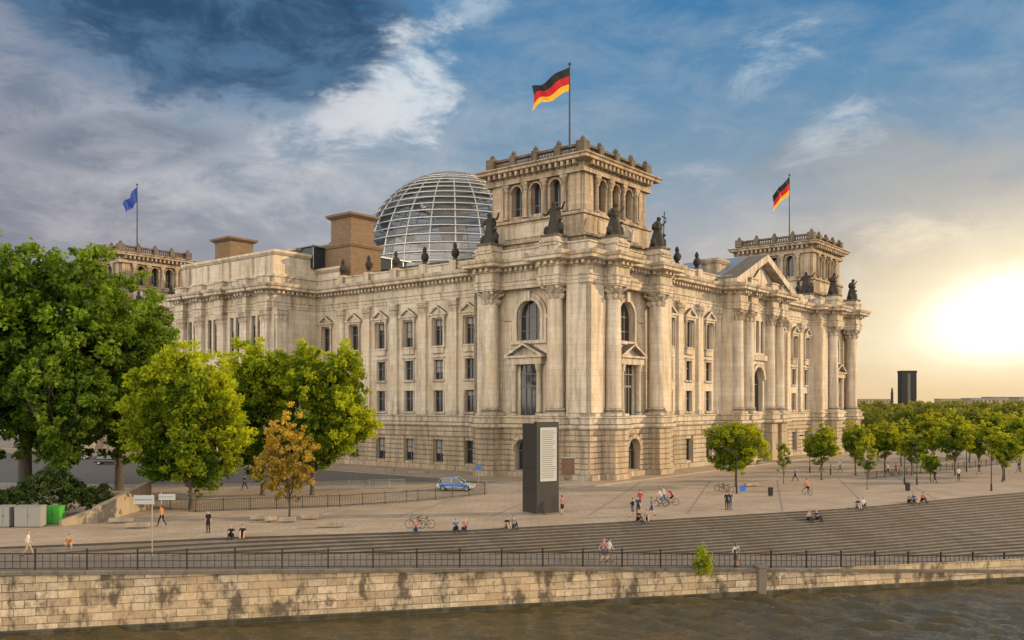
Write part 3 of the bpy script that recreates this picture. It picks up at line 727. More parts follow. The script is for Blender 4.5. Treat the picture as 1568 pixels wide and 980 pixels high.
for s in ss: vs+=[(s,0,zt(s)-.19),(s,-.14,zt(s)-.19),(s,-.16,zt(s)+.03),(s,-.1,zt(s)+.07),(s,.42,zt(s)+.07),(s,.42,zt(s)-.02)]
for i in range(len(ss)-1):
    for k in range(5): fs.append((6*i+k,6*i+6+k,6*i+7+k,6*i+1+k))
c.add(vs,fs,'cope'); c.obj('coping',qw,recalc=False)
M['algae']=stone('wet_footing',(.06,.055,.035),(.045,.045,.03),(.03,.03,.02),bw=1.4,bh=4,mort=.03,st=.5)
ft_=MB(); vs=[];fs=[]
for s in ss: vs+=[(s,-.05,-3.82),(s,-.2,-3.86),(s,-.24,-5)]
for i in range(len(ss)-1):
    for k in range(2): fs.append((3*i+k,3*i+3+k,3*i+4+k,3*i+1+k))
ft_.add(vs,fs,'algae'); ft_.obj('wet_footing',qw,recalc=False)
pier=MB(); pier.box(15.5,16.1,-.45,.3,-7,zt(15.8)+.15,'cope'); pier.box(15.4,16.2,-.5,.35,zt(15.8)+.15,zt(15.8)+.3,'cope'); pier.obj('pier',qw)
rl=empty('quay_railing',(3,63,0),QA); r_=MB(); 
s=-42.0; k=0
while s<75:
    z=zt(s)+.07
    if k%7==0:
        r_.box(s-.045,s+.045,.11,.21,z,z+1.25,'metal')
        r_.box(s-.06,s+.06,.1,.22,z+1.23,z+1.32,'metal')
    else: r_.box(s-.016,s+.016,.144,.176,z+.12,z+1.02,'metal')
    s2=s+.42; z2=zt(s2)+.07
    for h,t in ((.12,.022),(.55,.017),(1.02,.034)):
        vs=[(s,.16-t,z+h-t),(s,.16+t,z+h-t),(s,.16+t,z+h+t),(s,.16-t,z+h+t),(s2,.16-t,z2+h-t),(s2,.16+t,z2+h-t),(s2,.16+t,z2+h+t),(s2,.16-t,z2+h+t)]
        r_.add(vs,[(0,1,5,4),(1,2,6,5),(2,3,7,6),(3,0,4,7)],'metal')
    s=s2;k+=1
r_.obj('bars',rl,recalc=False)
m,nt,b=newmat('river_water'); co=objco(nt)
n1=noise(nt,vscale(nt,co,(1,1.6,1)),2.2,3,.6,.3)
b.inputs['Base Color'].default_value=(.055,.044,.020,1); b.inputs['Roughness'].default_value=.07; b.inputs['IOR'].default_value=1.33
bump(nt,b,n1,.7,.16); M['water']=m
wa=MB(); wa.add([(-3000,-1500,-4.6),(3000,-1500,-4.6),(3000,wy(3000)+.02,-4.6),(-3000,wy(-3000)+.02,-4.6)],[(0,1,2,3)],'water')
NX,NY=640,260
X=np.linspace(-60,90,NX)[:,None]*np.ones((1,NY)); ylo=20.0
Y=ylo+(62.27+.2418*X+.05-ylo)*(np.linspace(0,1,NY)[None,:]**.8)
Z=np.zeros_like(X)
for k in range(54):
    lam=float(np.exp(rng.uniform(np.log(.75),np.log(3.4)))); th=rng.normal(1.35,.55); ph=rng.uniform(0,6.28)
    Z+= .0085*lam**1.0*np.sin((X*np.cos(th)+Y*np.sin(th))*2*np.pi/lam+ph+.9*np.sin(X*.17+k)+.8*np.sin(Y*.23+k*2))
Z=Z*(1+.5*np.sin(X*.09+Y*.2))-4.15
vv=np.stack([X,Y,Z],-1).reshape(-1,3)
ii=np.arange(NX-1)[:,None]*NY+np.arange(NY-1)[None,:]; ii=ii.ravel()
wa.add(vv.tolist(),[(a,a+NY,a+NY+1,a+1) for a in ii.tolist()],'water'); wo=wa.obj('river_water',smooth=True,recalc=False)
def strip(name,pts,z,m):
    s_=MB(); s_.add([(x,y,z) for x,y in pts],[tuple(range(len(pts)))],m); return s_.obj(name,recalc=False)
strip('road',[G(-300,735),G(240,742),G(560,737),G(800,741),G(800,733),G(620,727),G(400,712),G(100,695),G(-300,690)],.004,'asphalt')
strip('lawn',[(70,215),(700,215),(1200,1500),(60,1500)],.004,'lawn')
ln=MB()
M['band']=plain('paving_band',(.19,.155,.125),.8)
for k in range(10):
    x0,y0=G(150+k*150,800-2.2*k); y0=max(y0,Ty(x0)+.6); x1,y1=(x0+9.5,y0+34)
    ln.add([(x0,y0,.004),(x0+.22,y0,.004),(x1+.22,y1,.004),(x1,y1,.004)],[(0,1,2,3)],'band')
ln.obj('paving_bands',recalc=False)
kb=MB(); kb.sweep([(-8,-4),(110,-4),(110,150),(-11,150),(-11,54),(-8,54)],[(.0,0),(.0,.13),(-12,.135)],'paving'); kb.obj('building_pavement',None,recalc=False); 
ko=bpy.data.objects['building_pavement']; ko.location=B.location; ko.rotation_euler=B.rotation_euler
# ------------------------------------------------------------------ trees
def leaves_arrays(centers,crad,tint,npc,size,rg_):
    n=len(centers)*npc
    c=np.repeat(centers,npc,0); rr=np.repeat(crad,npc)
    d=rg_.normal(size=(n,3)); d/=np.linalg.norm(d,axis=1)[:,None]
    pos=c+d*(rr*rg_.random(n)**.5)[:,None]*np.array([1,1,.75])
    nrm=rg_.normal(size=(n,3))*.8+d*.5+np.array([0,0,.6]); nrm/=np.linalg.norm(nrm,axis=1)[:,None]
    a=np.cross(nrm,rg_.normal(size=(n,3))); a/=np.linalg.norm(a,axis=1)[:,None]; b_=np.cross(nrm,a)
    s_=size*(.6+.8*rg_.random(n))[:,None]
    fold=nrm*s_*.18
    V=np.stack([pos-a*s_*.6,pos-b_*s_*.38+fold,pos+a*s_*.6,pos+b_*s_*.38+fold],1).reshape(-1,3)
    t=np.repeat(np.clip(np.repeat(tint,npc)+rg_.normal(size=n)*.14,0,1),4)
    return V,t
def leafobj(name,V,t,tb,lm,parent=None,loc=(0,0,0)):
    nb=len(tb.v); nl=len(V)//4
    verts=np.concatenate([np.array(tb.v).reshape(-1,3),V]) if nb else V
    me=bpy.data.meshes.new(name)
    me.vertices.add(len(verts)); me.vertices.foreach_set('co',verts.astype(np.float32).ravel())
    loops=[i for f in tb.f for i in f]; ls=[len(f) for f in tb.f]
    lo=np.concatenate([np.array(loops,dtype=np.int32),np.arange(nb,nb+4*nl,dtype=np.int32)])
    tot=np.concatenate([np.array(ls,dtype=np.int32),np.full(nl,4,dtype=np.int32)])
    start=np.concatenate([[0],np.cumsum(tot)[:-1]]).astype(np.int32)
    me.loops.add(len(lo)); me.loops.foreach_set('vertex_index',lo)
    me.polygons.add(len(tot)); me.polygons.foreach_set('loop_start',start)
    try: me.polygons.foreach_set('loop_total',tot)
    except Exception: pass
    me.materials.append(M['bark']); me.materials.append(M[lm])
    me.polygons.foreach_set('material_index',np.concatenate([np.zeros(len(ls)),np.ones(nl)]).astype(np.int32))
    me.polygons.foreach_set('use_smooth',np.concatenate([np.ones(len(ls)),np.zeros(nl)]).astype(bool))
    at=me.attributes.new('tint','FLOAT','POINT'); at.data.foreach_set('value',np.concatenate([np.zeros(nb),t]).astype(np.float32))
    me.update(); me.validate()
    o=bpy.data.objects.new(name,me); S.collection.objects.link(o); o.location=loc
    return o
def tree(name,loc,crown,tr,nclump,npc,leaf,lm,seed,nlobe=16,th=None,lobef=.42):
    rg_=np.random.default_rng(seed); cxz=np.array(crown[:3],float); cr=np.array(crown[3:],float)
    k_=np.arange(nlobe)+.5; ph=np.arccos(1-2*k_/nlobe); th_=np.pi*(1+5**.5)*k_
    d=np.stack([np.cos(th_)*np.sin(ph),np.sin(th_)*np.sin(ph),np.cos(ph)],1)+rg_.normal(size=(nlobe,3))*.2; d/=np.linalg.norm(d,axis=1)[:,None]
    lob=cxz+d*cr*(.48+.36*rg_.random((nlobe,1))); lr=(lobef*(.55+.6*rg_.random(nlobe)))
    k=rg_.integers(0,nlobe,nclump); dd=rg_.normal(size=(nclump,3)); dd/=np.linalg.norm(dd,axis=1)[:,None]
    cen=lob[k]+dd*cr*(lr[k]*(.4+.65*rg_.random(nclump)))[:,None]
    crad=(.055+.055*rg_.random(nclump))*cr.mean()+.15
    lobt=rg_.random(nlobe)*.55+.15
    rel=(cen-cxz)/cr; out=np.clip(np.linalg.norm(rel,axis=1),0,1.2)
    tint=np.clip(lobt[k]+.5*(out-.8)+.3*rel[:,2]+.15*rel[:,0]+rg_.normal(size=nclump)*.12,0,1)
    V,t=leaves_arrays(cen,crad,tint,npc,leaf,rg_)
    tb=MB(); th=th or cxz[2]-cr[2]*.3
    pts=[(0,0,-.05),(0,0,.25),(.06*tr,.1,th*.5),(cxz[0]*.3,cxz[1]*.3,th),(cxz[0]*.8,cxz[1]*.8,cxz[2]+cr[2]*.5)]
    tb.tube(pts,[tr*1.5,tr,tr*.8,tr*.6,tr*.12],9,'bark')
    for i in range(nlobe):
        s0=Vector(pts[2]).lerp(Vector(pts[3]),.3+.7*random.random()) if i%3 else Vector(pts[3]).lerp(Vector(pts[4]),.4*random.random())
        e_=Vector(lob[i]); mid=s0.lerp(e_,.5)+Vector((0,0,-.06*cr[2])); 
        tb.tube([s0,mid,e_,e_+(e_-mid)*.5],[tr*.38,tr*.25,tr*.13,tr*.03],6,'bark')
        idx=np.where(k==i)[0]
        for q_ in range(3):
            if len(idx): tb.tube([mid.lerp(e_,.5),Vector(cen[idx[rg_.integers(0,len(idx))]])],[tr*.12,tr*.03],4,'bark')
    return leafobj(name,V,t,tb,lm,loc=(*loc,0))
def at(px,d): return D(px,d)
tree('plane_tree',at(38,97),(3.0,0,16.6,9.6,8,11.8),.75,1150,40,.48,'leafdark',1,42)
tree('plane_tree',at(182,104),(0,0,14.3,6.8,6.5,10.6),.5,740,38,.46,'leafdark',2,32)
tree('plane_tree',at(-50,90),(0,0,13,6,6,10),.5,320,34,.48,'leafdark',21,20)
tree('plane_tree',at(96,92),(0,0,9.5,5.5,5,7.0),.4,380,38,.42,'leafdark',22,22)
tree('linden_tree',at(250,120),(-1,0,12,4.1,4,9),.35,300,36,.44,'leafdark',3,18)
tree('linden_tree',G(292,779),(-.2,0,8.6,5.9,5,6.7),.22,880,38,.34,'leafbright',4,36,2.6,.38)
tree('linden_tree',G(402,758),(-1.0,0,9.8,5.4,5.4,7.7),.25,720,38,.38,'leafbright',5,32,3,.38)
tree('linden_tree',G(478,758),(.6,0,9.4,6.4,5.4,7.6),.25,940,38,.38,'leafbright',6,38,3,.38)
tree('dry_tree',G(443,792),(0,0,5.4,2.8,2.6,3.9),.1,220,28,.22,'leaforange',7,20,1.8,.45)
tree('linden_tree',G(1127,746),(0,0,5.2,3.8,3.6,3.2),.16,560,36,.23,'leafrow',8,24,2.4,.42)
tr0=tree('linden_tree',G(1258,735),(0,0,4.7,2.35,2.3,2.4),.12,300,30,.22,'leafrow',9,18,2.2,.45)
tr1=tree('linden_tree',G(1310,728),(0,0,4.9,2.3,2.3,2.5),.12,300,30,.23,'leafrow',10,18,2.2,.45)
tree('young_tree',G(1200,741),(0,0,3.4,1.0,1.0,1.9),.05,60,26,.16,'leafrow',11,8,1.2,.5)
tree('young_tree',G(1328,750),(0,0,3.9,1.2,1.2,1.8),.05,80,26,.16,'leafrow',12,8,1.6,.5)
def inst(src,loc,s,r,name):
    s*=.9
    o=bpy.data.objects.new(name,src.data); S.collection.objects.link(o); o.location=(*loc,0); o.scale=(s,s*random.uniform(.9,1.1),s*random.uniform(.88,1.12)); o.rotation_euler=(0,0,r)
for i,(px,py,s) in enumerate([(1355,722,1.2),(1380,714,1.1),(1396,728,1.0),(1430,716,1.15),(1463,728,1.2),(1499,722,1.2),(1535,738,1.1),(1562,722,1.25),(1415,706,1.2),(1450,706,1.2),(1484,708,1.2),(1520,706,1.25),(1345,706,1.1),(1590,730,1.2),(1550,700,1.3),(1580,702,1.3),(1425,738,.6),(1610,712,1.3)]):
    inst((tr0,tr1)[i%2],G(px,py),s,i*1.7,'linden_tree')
def woods(name,items,seed):
    rg_=np.random.default_rng(seed); VV=[];TT=[]
    for (x,y,h,r) in items:
        m_=46; d=rg_.normal(size=(m_,3)); d/=np.linalg.norm(d,axis=1)[:,None]
        cen=np.array([x,y,h*.58])+d*np.array([r,r,h*.42])*(.6+.4*rg_.random((m_,1)))
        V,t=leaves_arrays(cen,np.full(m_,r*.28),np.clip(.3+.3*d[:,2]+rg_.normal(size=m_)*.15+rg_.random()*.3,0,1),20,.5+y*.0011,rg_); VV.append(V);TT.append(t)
    return leafobj(name,np.concatenate(VV),np.concatenate(TT),MB(),'leaffar')
items=[]
for i in range(150):
    d=random.uniform(230,620); px=random.uniform(1300,1640) if i<125 else random.uniform(1640,1900)
    x,y=D(px,d); items.append((x,y,random.uniform(7.0,11.0)+ (1.2 if d>400 else 0),random.uniform(4,7)))
for i in range(36):
    d=random.uniform(240,330); x,y=D(random.uniform(-250,190),d); items.append((x,y,random.uniform(10,15),6))
woods('distant_trees',items,31)
def hedge(name,boxes,n,leaf,lm,seed):
    rg_=np.random.default_rng(seed); C=[]
    for (x0,y0,x1,y1,wd,z0,z1) in boxes:
        u=rg_.random(n); v_=rg_.random(n)*2-1; L=np.hypot(x1-x0,y1-y0); nx_,ny_=-(y1-y0)/L,(x1-x0)/L
        hh=z0+(z1-z0)*(1-.35*v_**2)*(.8+.25*np.sin(u*9+seed))*rg_.random(n)**.35
        C.append(np.stack([x0+(x1-x0)*u+nx_*v_*wd,y0+(y1-y0)*u+ny_*v_*wd,hh],1))
    C=np.concatenate(C); V,t=leaves_arrays(C,np.full(len(C),.35),rg_.random(len(C)),20,leaf,rg_)
    return leafobj(name,V,t,MB(),lm)
a=D(-40,76); b2=D(165,82)
hedge('ivy_hedge',[(a[0],a[1],b2[0],b2[1],2.0,.2,4.3)],620,.2,'leafivy',3)
a=G(1062,872,-2.1); b2=G(1085,872,-2.1)
hedge('wall_shrub',[(a[0],a[1]-.5,b2[0],b2[1]-.5,.4,-2.9,-.3)],80,.12,'leafbright',4)
M['concrete']=stone('concrete',(.34,.28,.21),(.31,.255,.19),(.23,.19,.15),bw=2.4,bh=1.2,mort=.01,st=.6,bs=.3)
rw=MB(); p0=G(95,806); p1=G(150,800); p2=G(232,778)
def wallseg(mb,p,q,h0,h1,t,m):
    dx,dy=q[0]-p[0],q[1]-p[1]; L=math.hypot(dx,dy); nx,ny=-dy/L*t,dx/L*t
    mb.add([(p[0],p[1],0),(q[0],q[1],0),(q[0]+nx,q[1]+ny,0),(p[0]+nx,p[1]+ny,0),(p[0],p[1],h0),(q[0],q[1],h1),(q[0]+nx,q[1]+ny,h1),(p[0]+nx,p[1]+ny,h0)],[(0,3,2,1),(4,5,6,7),(0,1,5,4),(1,2,6,5),(2,3,7,6),(3,0,4,7)],m)
wallseg(rw,p0,p1,.5,1.2,.5,'concrete'); wallseg(rw,p1,p2,1.25,2.6,.5,'concrete'); rw.obj('retaining_wall')
# ------------------------------------------------------------------ street furniture
M['white']=plain('white_panel',(.38,.38,.365),.5); M['green']=plain('green_panel',(.05,.30,.035),.5); M['steleg']=plain('stele_grey',(.036,.034,.033),.45,.2); M['blue']=plain('blue_sign',(.02,.12,.5),.5)
M['text']=plain('print_grey',(.14,.14,.14),.7)
sx,sy=G(822,789); ste=empty('information_stele',(sx,sy,0),math.radians(30)); t=MB()
t.box(0,2.35,0,.55,.12,8.35,'steleg'); 
t.box(-.003,.5,.56,2.5,.12,8.2,'steleg'); t.box(-.05,2.4,-.05,2.5,0,.118,'cope')
t.box(.35,2.1,-.03,-.002,3.0,7.85,'white'); t.box(.3,2.15,-.012,-.001,2.95,7.9,'metal')
for k in range(23): t.box(.5,.5+random.uniform(1.1,1.45),-.036,-.031,7.5-k*.19,7.56-k*.19,'text')
for zz in (2.2,4.2,6.2): t.box(-.012,-.002,.1,2.4,zz,zz+.03,'metal')
t.obj('panels',ste)
nb=MB(); M['redbrick']=stone('red_panel',(.2,.09,.06),(.15,.07,.05),(.2,.15,.12),bw=.3,bh=.1)
x,y=G(872,737); nb.box(x-1.3,x+1.3,y,y+.2,.25,2.9,'redbrick'); nb.box(x-1.45,x-1.3,y-.05,y+.25,0,3.0,'white'); nb.box(x+1.3,x+1.45,y-.05,y+.25,0,3.0,'white'); nb.box(x-1.45,x+1.45,y-.05,y+.25,3.0,3.12,'white'); nb.obj('notice_board')
def fence(name,pts,h,sp,m='metal',post=2.4):
    f=MB()
    for (p,q_) in zip(pts[:-1],pts[1:]):
        L=math.hypot(q_[0]-p[0],q_[1]-p[1]); n_=int(L/sp)
        for k in range(n_+1):
            x=p[0]+(q_[0]-p[0])*k/n_; y=p[1]+(q_[1]-p[1])*k/n_
            r=.035 if k%int(post/sp)==0 else .012
            f.box(x-r,x+r,y-r,y+r,0,h+(.08 if r>.02 else -.04),m)
        for hh in (.15,h-.05): f.tube([(p[0],p[1],hh),(q_[0],q_[1],hh)],.024,5,m)
    return f.obj(name)
M['zinc']=plain('galvanised_steel',(.30,.30,.29),.4,.7)
fence('metal_fence',[G(232,779),G(300,784),G(520,776),G(640,768),G(745,757)],1.15,.16)
fence('crowd_barrier',[G(470,752),G(620,747)],1.1,.14,'zinc')
fence('crowd_barrier',[G(745,754),G(800,756)],1.1,.14,'zinc')
fence('crowd_barrier',[G(862,742),G(905,741)],1.1,.14,'zinc')
fence('metal_fence',[G(1330,734),G(1420,724),G(1560,708)],1.0,.35,'metal')
def bench(px,py,l,rot):
    x,y=G(px,py); b_=MB(); b_.box(-l/2,l/2,-.25,.25,.12,.45,'concrete'); b_.box(-l/2+.2,-l/2+.5,-.2,.2,0,.118,'cope'); b_.box(l/2-.5,l/2-.2,-.2,.2,0,.118,'cope')
    o=b_.obj('stone_bench'); o.location=(x,y,0); o.rotation_euler=(0,0,math.radians(rot))
    md=o.modifiers.new('b','BEVEL'); md.width=.02
for a_ in ((186,801,2.0,12),(210,809,1.8,12),(398,797,1.6,10),(415,799,1.0,60),(440,800,1.4,10),(474,796,1.4,10),(505,808,2.2,10),(1150,745,2,30),(590,722,3,-20),(640,726,3,-20)): bench(*a_)
def litter_bin(px,py):
    x,y=G(px,py); b_=MB(); b_.lathe(I3,0,0,[(.22,.08),(.26,.1),(.28,.85),(.30,.87),(.30,.93),(.18,.97)],16,'metal'); b_.lathe(I3,0,0,[(.06,0),(.06,.1)],8,'metal')
    o=b_.obj('litter_bin'); o.location=(x,y,0)
for a_ in ((1180,760),(1390,752)): litter_bin(*a_)
def cabinet(px0,px1,py,h,m,name='utility_cabinet'):
    x0,y0=G(px0,py); x1,_=G(px1,py); c_=MB()
    c_.box(x0,x1,y0,y0+.9,.1,h,m); c_.box(x0+.03,x1-.03,y0+.03,y0+.87,0,.098,'cope'); c_.box(x0-.04,x1+.04,y0-.04,y0+.94,h,h+.06,m)
    xm=(x0+x1)/2; c_.box(xm-.01,xm+.01,y0-.006,y0-.002,.15,h-.05,'metal'); c_.box(xm+.05,xm+.08,y0-.03,y0-.003,h*.5,h*.5+.15,'metal'); c_.obj(name)
M['cab']=plain('cabinet_grey',(.22,.215,.20),.5)
cabinet(-6,14,808,1.7,'cab'); cabinet(22,62,808,1.7,'cab'); cabinet(69,91,803,1.45,'green')
def sign(px,py,z,h,panels,name='direction_sign',m='white'):
    x,y=G(px,py,z); e=empty(name,(x,y,z)); p=MB(); p.tube([(0,0,0),(0,0,h)],.04,8,'zinc')
    for (x0,x1,z0,z1) in panels:
        p.box(x0,x1,-.075,-.045,z0,z1,m); p.box(x0+.08,x1-.15,-.079,-.0755,(z0+z1)/2-.03,(z0+z1)/2+.03,'text')
    p.obj('post_and_panels',e)
sign(233,852,-.1,4.1,[(-1.2,.15,3.45,4.05)]); sign(247,800,0,2.6,[(-.2,1.2,1.9,2.4)])
def rsign(px,py,h):
    x,y=G(px,py); e=empty('traffic_sign',(x,y,0)); p=MB(); p.tube([(0,0,0),(0,0,h)],.035,8,'zinc')
    p.lathe(lambda a,d,z:(a,-.05-z,h-.3+d),0,0,[(.3,0),(.3,.03)],24,'blue'); p.obj('disc_and_post',e)
rsign(733,752,3.0); rsign(1137,782,2.4)
def lamp(px,py,h,arm=1.0):
    x,y=G(px,py); e=empty('street_lamp',(x,y,0)); p=MB()
    p.tube([(0,0,0),(0,0,.8)],[.11,.1],10,'metal'); p.tube([(0,0,.8),(0,0,h-.8),(-.15*arm,0,h-.25),(-.6*arm,0,h),(-1.0*arm,0,h-.02)],[.06,.045,.04,.035,.03],8,'metal')
    p.lathe(lambda a,d,z:(-1.2*arm+a,d,h-.1+z),0,0,[(.12,.12),(.3,.04),(.32,0),(.26,-.06)],14,'metal'); p.obj('pole_and_head',e)
for a_ in ((1404,742,5.9),(1538,736,5.6,-1),(1480,722,5.9),(1128,756,5.0),(1518,752,5.6),(1240,724,5.5),(1385,742,4.6,-1)): lamp(*a_)
# ------------------------------------------------------------------ vehicles
M['tyre']=plain('tyre',(.015,.015,.016),.8); M['lightred']=plain('tail_light',(.4,.01,.01),.3); M['headlight']=plain('head_light',(.7,.7,.68),.15)
M['carglass']=plain('car_glass',(.02,.025,.03),.05,0,.9)
def car(name,loc,rot,body,stripe=None,bar=False):
    M['tmpb']=plain('car_paint_'+name,body,.25,.4,.6)
    e=empty(name,(*loc,.0),rot); p=MB()
    def ring(x,zb_,zt_,w,wt_):
        return [(x,-w,zb_+.12),(x,-w*.95,zb_),(x,w*.95,zb_),(x,w,zb_+.12),(x,w*1.0,zb_+(zt_-zb_)*.65),(x,wt_,zt_),(x,-wt_,zt_),(x,-w,zb_+(zt_-zb_)*.65)]
    st_=[(-2.22,.42,.72,.70,.62),(-2.18,.3,.9,.80,.74),(-1.9,.22,.98,.88,.80),(-1.2,.2,1.0,.9,.83),(0,.2,.98,.9,.84),(.9,.2,.95,.9,.82),(1.6,.2,.88,.88,.78),(2.05,.24,.76,.82,.7),(2.25,.35,.62,.68,.58)]
    vs=[];fs=[]
    for s_ in st_: vs+=ring(*s_)
    for i in range(len(st_)-1):
        for k in range(8): fs.append((i*8+k,i*8+(k+1)%8,i*8+8+(k+1)%8,i*8+8+k))
    fs+=[tuple(range(8)),tuple((len(st_)-1)*8+k for k in range(8))]
    p.add(vs,fs,'tmpb'); bo=p.obj('body',e,smooth=True); md=bo.modifiers.new('s','SUBSURF'); md.levels=1; md.render_levels=2
    gz_=MB(); gh=[(-2.0,.93,.78,.93,.72),(-1.55,.93,.8,1.42,.62),(-.9,.93,.82,1.5,.63),(.2,.93,.82,1.48,.62),(1.05,.9,.8,.96,.7)]
    vs=[];fs=[]
    for x,z0,w0,z1,w1 in gh: vs+=[(x,-w0,z0),(x,w0,z0),(x,w1,z1),(x,-w1,z1)]
    for i in range(4):
        fs+=[(i*4+1,i*4+2,i*4+6,i*4+5),(i*4+3,i*4+0,i*4+4,i*4+7)]
    fr=[(2,3,7,6),(14,15,19,18)]
    gz_.add(vs,fs+fr,'carglass'); gz_.add([(x,y*1.0,z+.01) for x,y,z in vs[4:16]],[(2,3,7,6),(6,7,11,10)],'tmpb')
    for s_ in(-1,1):
        for (a_,b_) in (((-1.55,s_*.63,1.43),(-2.0,s_*.75,.95)),((-.35,s_*.64,1.49),(-.4,s_*.83,.95)),((.2,s_*.63,1.49),(1.05,s_*.75,.95)),((-1.55,s_*.64,1.43),(.2,s_*.63,1.5))): gz_.tube([a_,b_],.035,6,'tmpb')
        gz_.box(.75,.95,s_*.95-.1,s_*.95+.1,.95,1.1,'tmpb')
    gz_.obj('cabin',e,recalc=False)
    w_=MB()
    for x in(-1.35,1.38):
        for s_ in(-1,1):
            FF=lambda a,d,z,x=x,s_=s_:(x+a,s_*(.72+z),.33+d)
            w_.lathe(FF,0,0,[(.22,.0),(.33,.02),(.34,.1),(.33,.19),(.24,.2)],22,'tyre'); w_.lathe(FF,0,0,[(.22,.195),(.2,.215),(.06,.2)],10,'zinc')
    w_.box(-2.27,-2.2,-.78,-.5,.68,.82,'lightred'); w_.box(-2.27,-2.2,.5,.78,.68,.82,'lightred')
    w_.box(2.12,2.2,-.75,-.45,.58,.7,'headlight'); w_.box(2.12,2.2,.45,.75,.58,.7,'headlight')
    if stripe:
        for s_ in (-1,1): w_.box(-1.8,1.5,s_*.905-.008,s_*.905+.008,.55,.8,stripe)
    if bar: w_.box(-.5,-.25,-.5,.5,1.52,1.63,'blue')
    w_.obj('wheels_and_lights',e)
car('police_car',G(698,751),math.radians(-8),(.42,.48,.52),'blue',True)
car('parked_car',G(167,711),math.radians(5),(.03,.03,.035))
car('parked_car',G(120,703),math.radians(5),(.3,.3,.32))
def bicycle(x,y,z,rot,name='bicycle'):
    e=empty(name,(x,y,z),math.radians(rot)); p=MB()
    for yy in (-.52,.52):
        pts=[(0,yy+.33*math.cos(t_),.34+.33*math.sin(t_)) for t_ in np.linspace(0,2*math.pi,25)]
        p.tube(pts,.022,6,'tyre',cap=False)
        for k in range(8):
            t_=k*math.pi/8*2; p.tube([(0,yy,.34),(0,yy+.32*math.cos(t_),.34+.32*math.sin(t_))],.004,3,'zinc')
    for a_,b_ in (((0,-.52,.34),(0,-.05,.28)),((0,-.05,.28),(0,-.2,.85)),((0,-.18,.78),(0,.36,.8)),((0,-.05,.28),(0,.38,.72)),((0,-.52,.34),(0,-.18,.78)),((0,.52,.34),(0,.34,1.0))): p.tube([a_,b_],.018,6,'c_black')
    p.tube([(-.28,.26,1.04),(0,.34,1.0),(.28,.26,1.04)],.015,6,'metal'); p.lathe(lambda a,d,z_:(a*.7,-.22+d,.86+z_),0,0,[(.1,0),(.13,.04),(.08,.07)],10,'c_black')
    p.tube([(0,-.05,.28),(.1,-.05,.28),(.1,.05,.15)],.012,5,'metal'); p.obj('frame_and_wheels',e); return e
bicycle(*G(636,809),0,80); bicycle(*G(650,809),0,95); bicycle(*G(563,745),0,80); bicycle(*G(1105,752),0,70); bicycle(*G(1112,754),0,60)
def cyclist(px,py,rot,top,leg):
    x,y=G(px,py); e=bicycle(x,y,0,rot,'cyclist'); o=person(0,-.2,0,'ride',0,top,leg,True,parent=e); o.name='rider'
cyclist(1011,776,100,'white','blue'); cyclist(1027,774,100,'red','black'); cyclist(1236,758,20,'orange','black')
# ------------------------------------------------------------------ people
def edge(px,inset=.25):
    y=75.0
    for _ in range(40): y=.5*y+.5*(Ty((px-784)/FPX*y)+inset)
    return (px-784)/FPX*y,y
seats=[(355,'black','black','sit'),(372,'black','denim','sit'),(697,'blue','black','sit'),(712,'pink','navy','sitback'),(775,'black','grey','sit'),(787,'grey','navy','sitback'),
 (976,'black','black','sit'),(990,'beige','denim','sit'),(1238,'beige','black','sit'),(1252,'navy','black','sitback'),(1312,'black','grey','sit'),(1322,'white','denim','sitback'),(1391,'grey','black','sit'),(1400,'navy','denim','sitback'),(1411,'red','black','sit'),(636,'pink','denim','sit')]
for i,(px,a_,b_,ps) in enumerate(seats):
    x,y=edge(px,.12); z=0
    if px in (1238,1252):
        zz=zb(x); nst=-zz/rise; yt=Ty(x)+(By(x)-Ty(x))*(4/nst); x=x*yt/y; y=yt+.12; z=-4*rise
    person(x,y,z,ps,193+random.uniform(-25,25),a_,b_,i%3==1,('hairb','hairl')[i%3==0],i%2==1)
def stand(px,py,z,ps,rot,top,leg,sh=False,lh=False,hair='hairb',s=1.0):
    x,y=G(px,py,z); person(x,y,z,ps,rot,top,leg,sh,hair,lh,s)
def onpath(px,py):
    z=-1.0
    for _ in range(20): x,y=G(px,py,z); z=zb(x)
    return z
for (px,py,ps,rot,a_,b_,sh,lh,hr) in [(42,853,'walk',-70,'white','beige',False,True,'hairl'),(107,843,'crouch',190,'orange','beige',True,True,'hairb'),(924,861,'walk',-60,'pink','denim',True,True,'hairl'),(932,861,'walk',-60,'white','grey',True,False,'hairb'),(1126,868,'stand',20,'white','grey',True,True,'hairb'),(1131,869,'phone',80,'grey','beige',True,False,'hairb')]:
    z=onpath(px,py); stand(px,py,z,ps,rot,a_,b_,sh,lh,hr)
for a_ in [(319,816,0,'stand',160,'black','black',False,False),(248,806,0,'walk',70,'orange','black',False,True),(861,788,0,'phone',30,'pink','black',True,True),
  (968,793,0,'walk',-80,'black','denim',True,False),(977,790,0,'stand',150,'navy','black',False,True),(998,791,0,'walk',80,'grey','navy',True,True),(980,778,0,'stand',20,'red','grey',True,False),
  (1113,781,0,'stand',10,'black','black'),(1118,780,0,'phone',200,'navy','denim'),(1017,772,0,'walk',80,'white','denim',False,False),
  (1258,722,0,'walk',80,'black','black'),(1272,727,0,'stand',80,'grey','black'),(1286,722,0,'walk',-80,'white','denim'),(1218,737,0,'walk',60,'blue','black'),
  (1360,728,0,'walk',60,'white','black'),(1372,727,0,'walk',60,'red','denim'),(1431,740,0,'walk',-80,'black','black'),(1468,736,0,'stand',0,'white','black'),(1500,727,0,'walk',70,'navy','grey'),(1560,724,0,'walk',70,'navy','grey'),
  (375,750,0,'walk',70,'black','black'),(160,708,0,'stand',70,'white','black')]:
    stand(*a_)
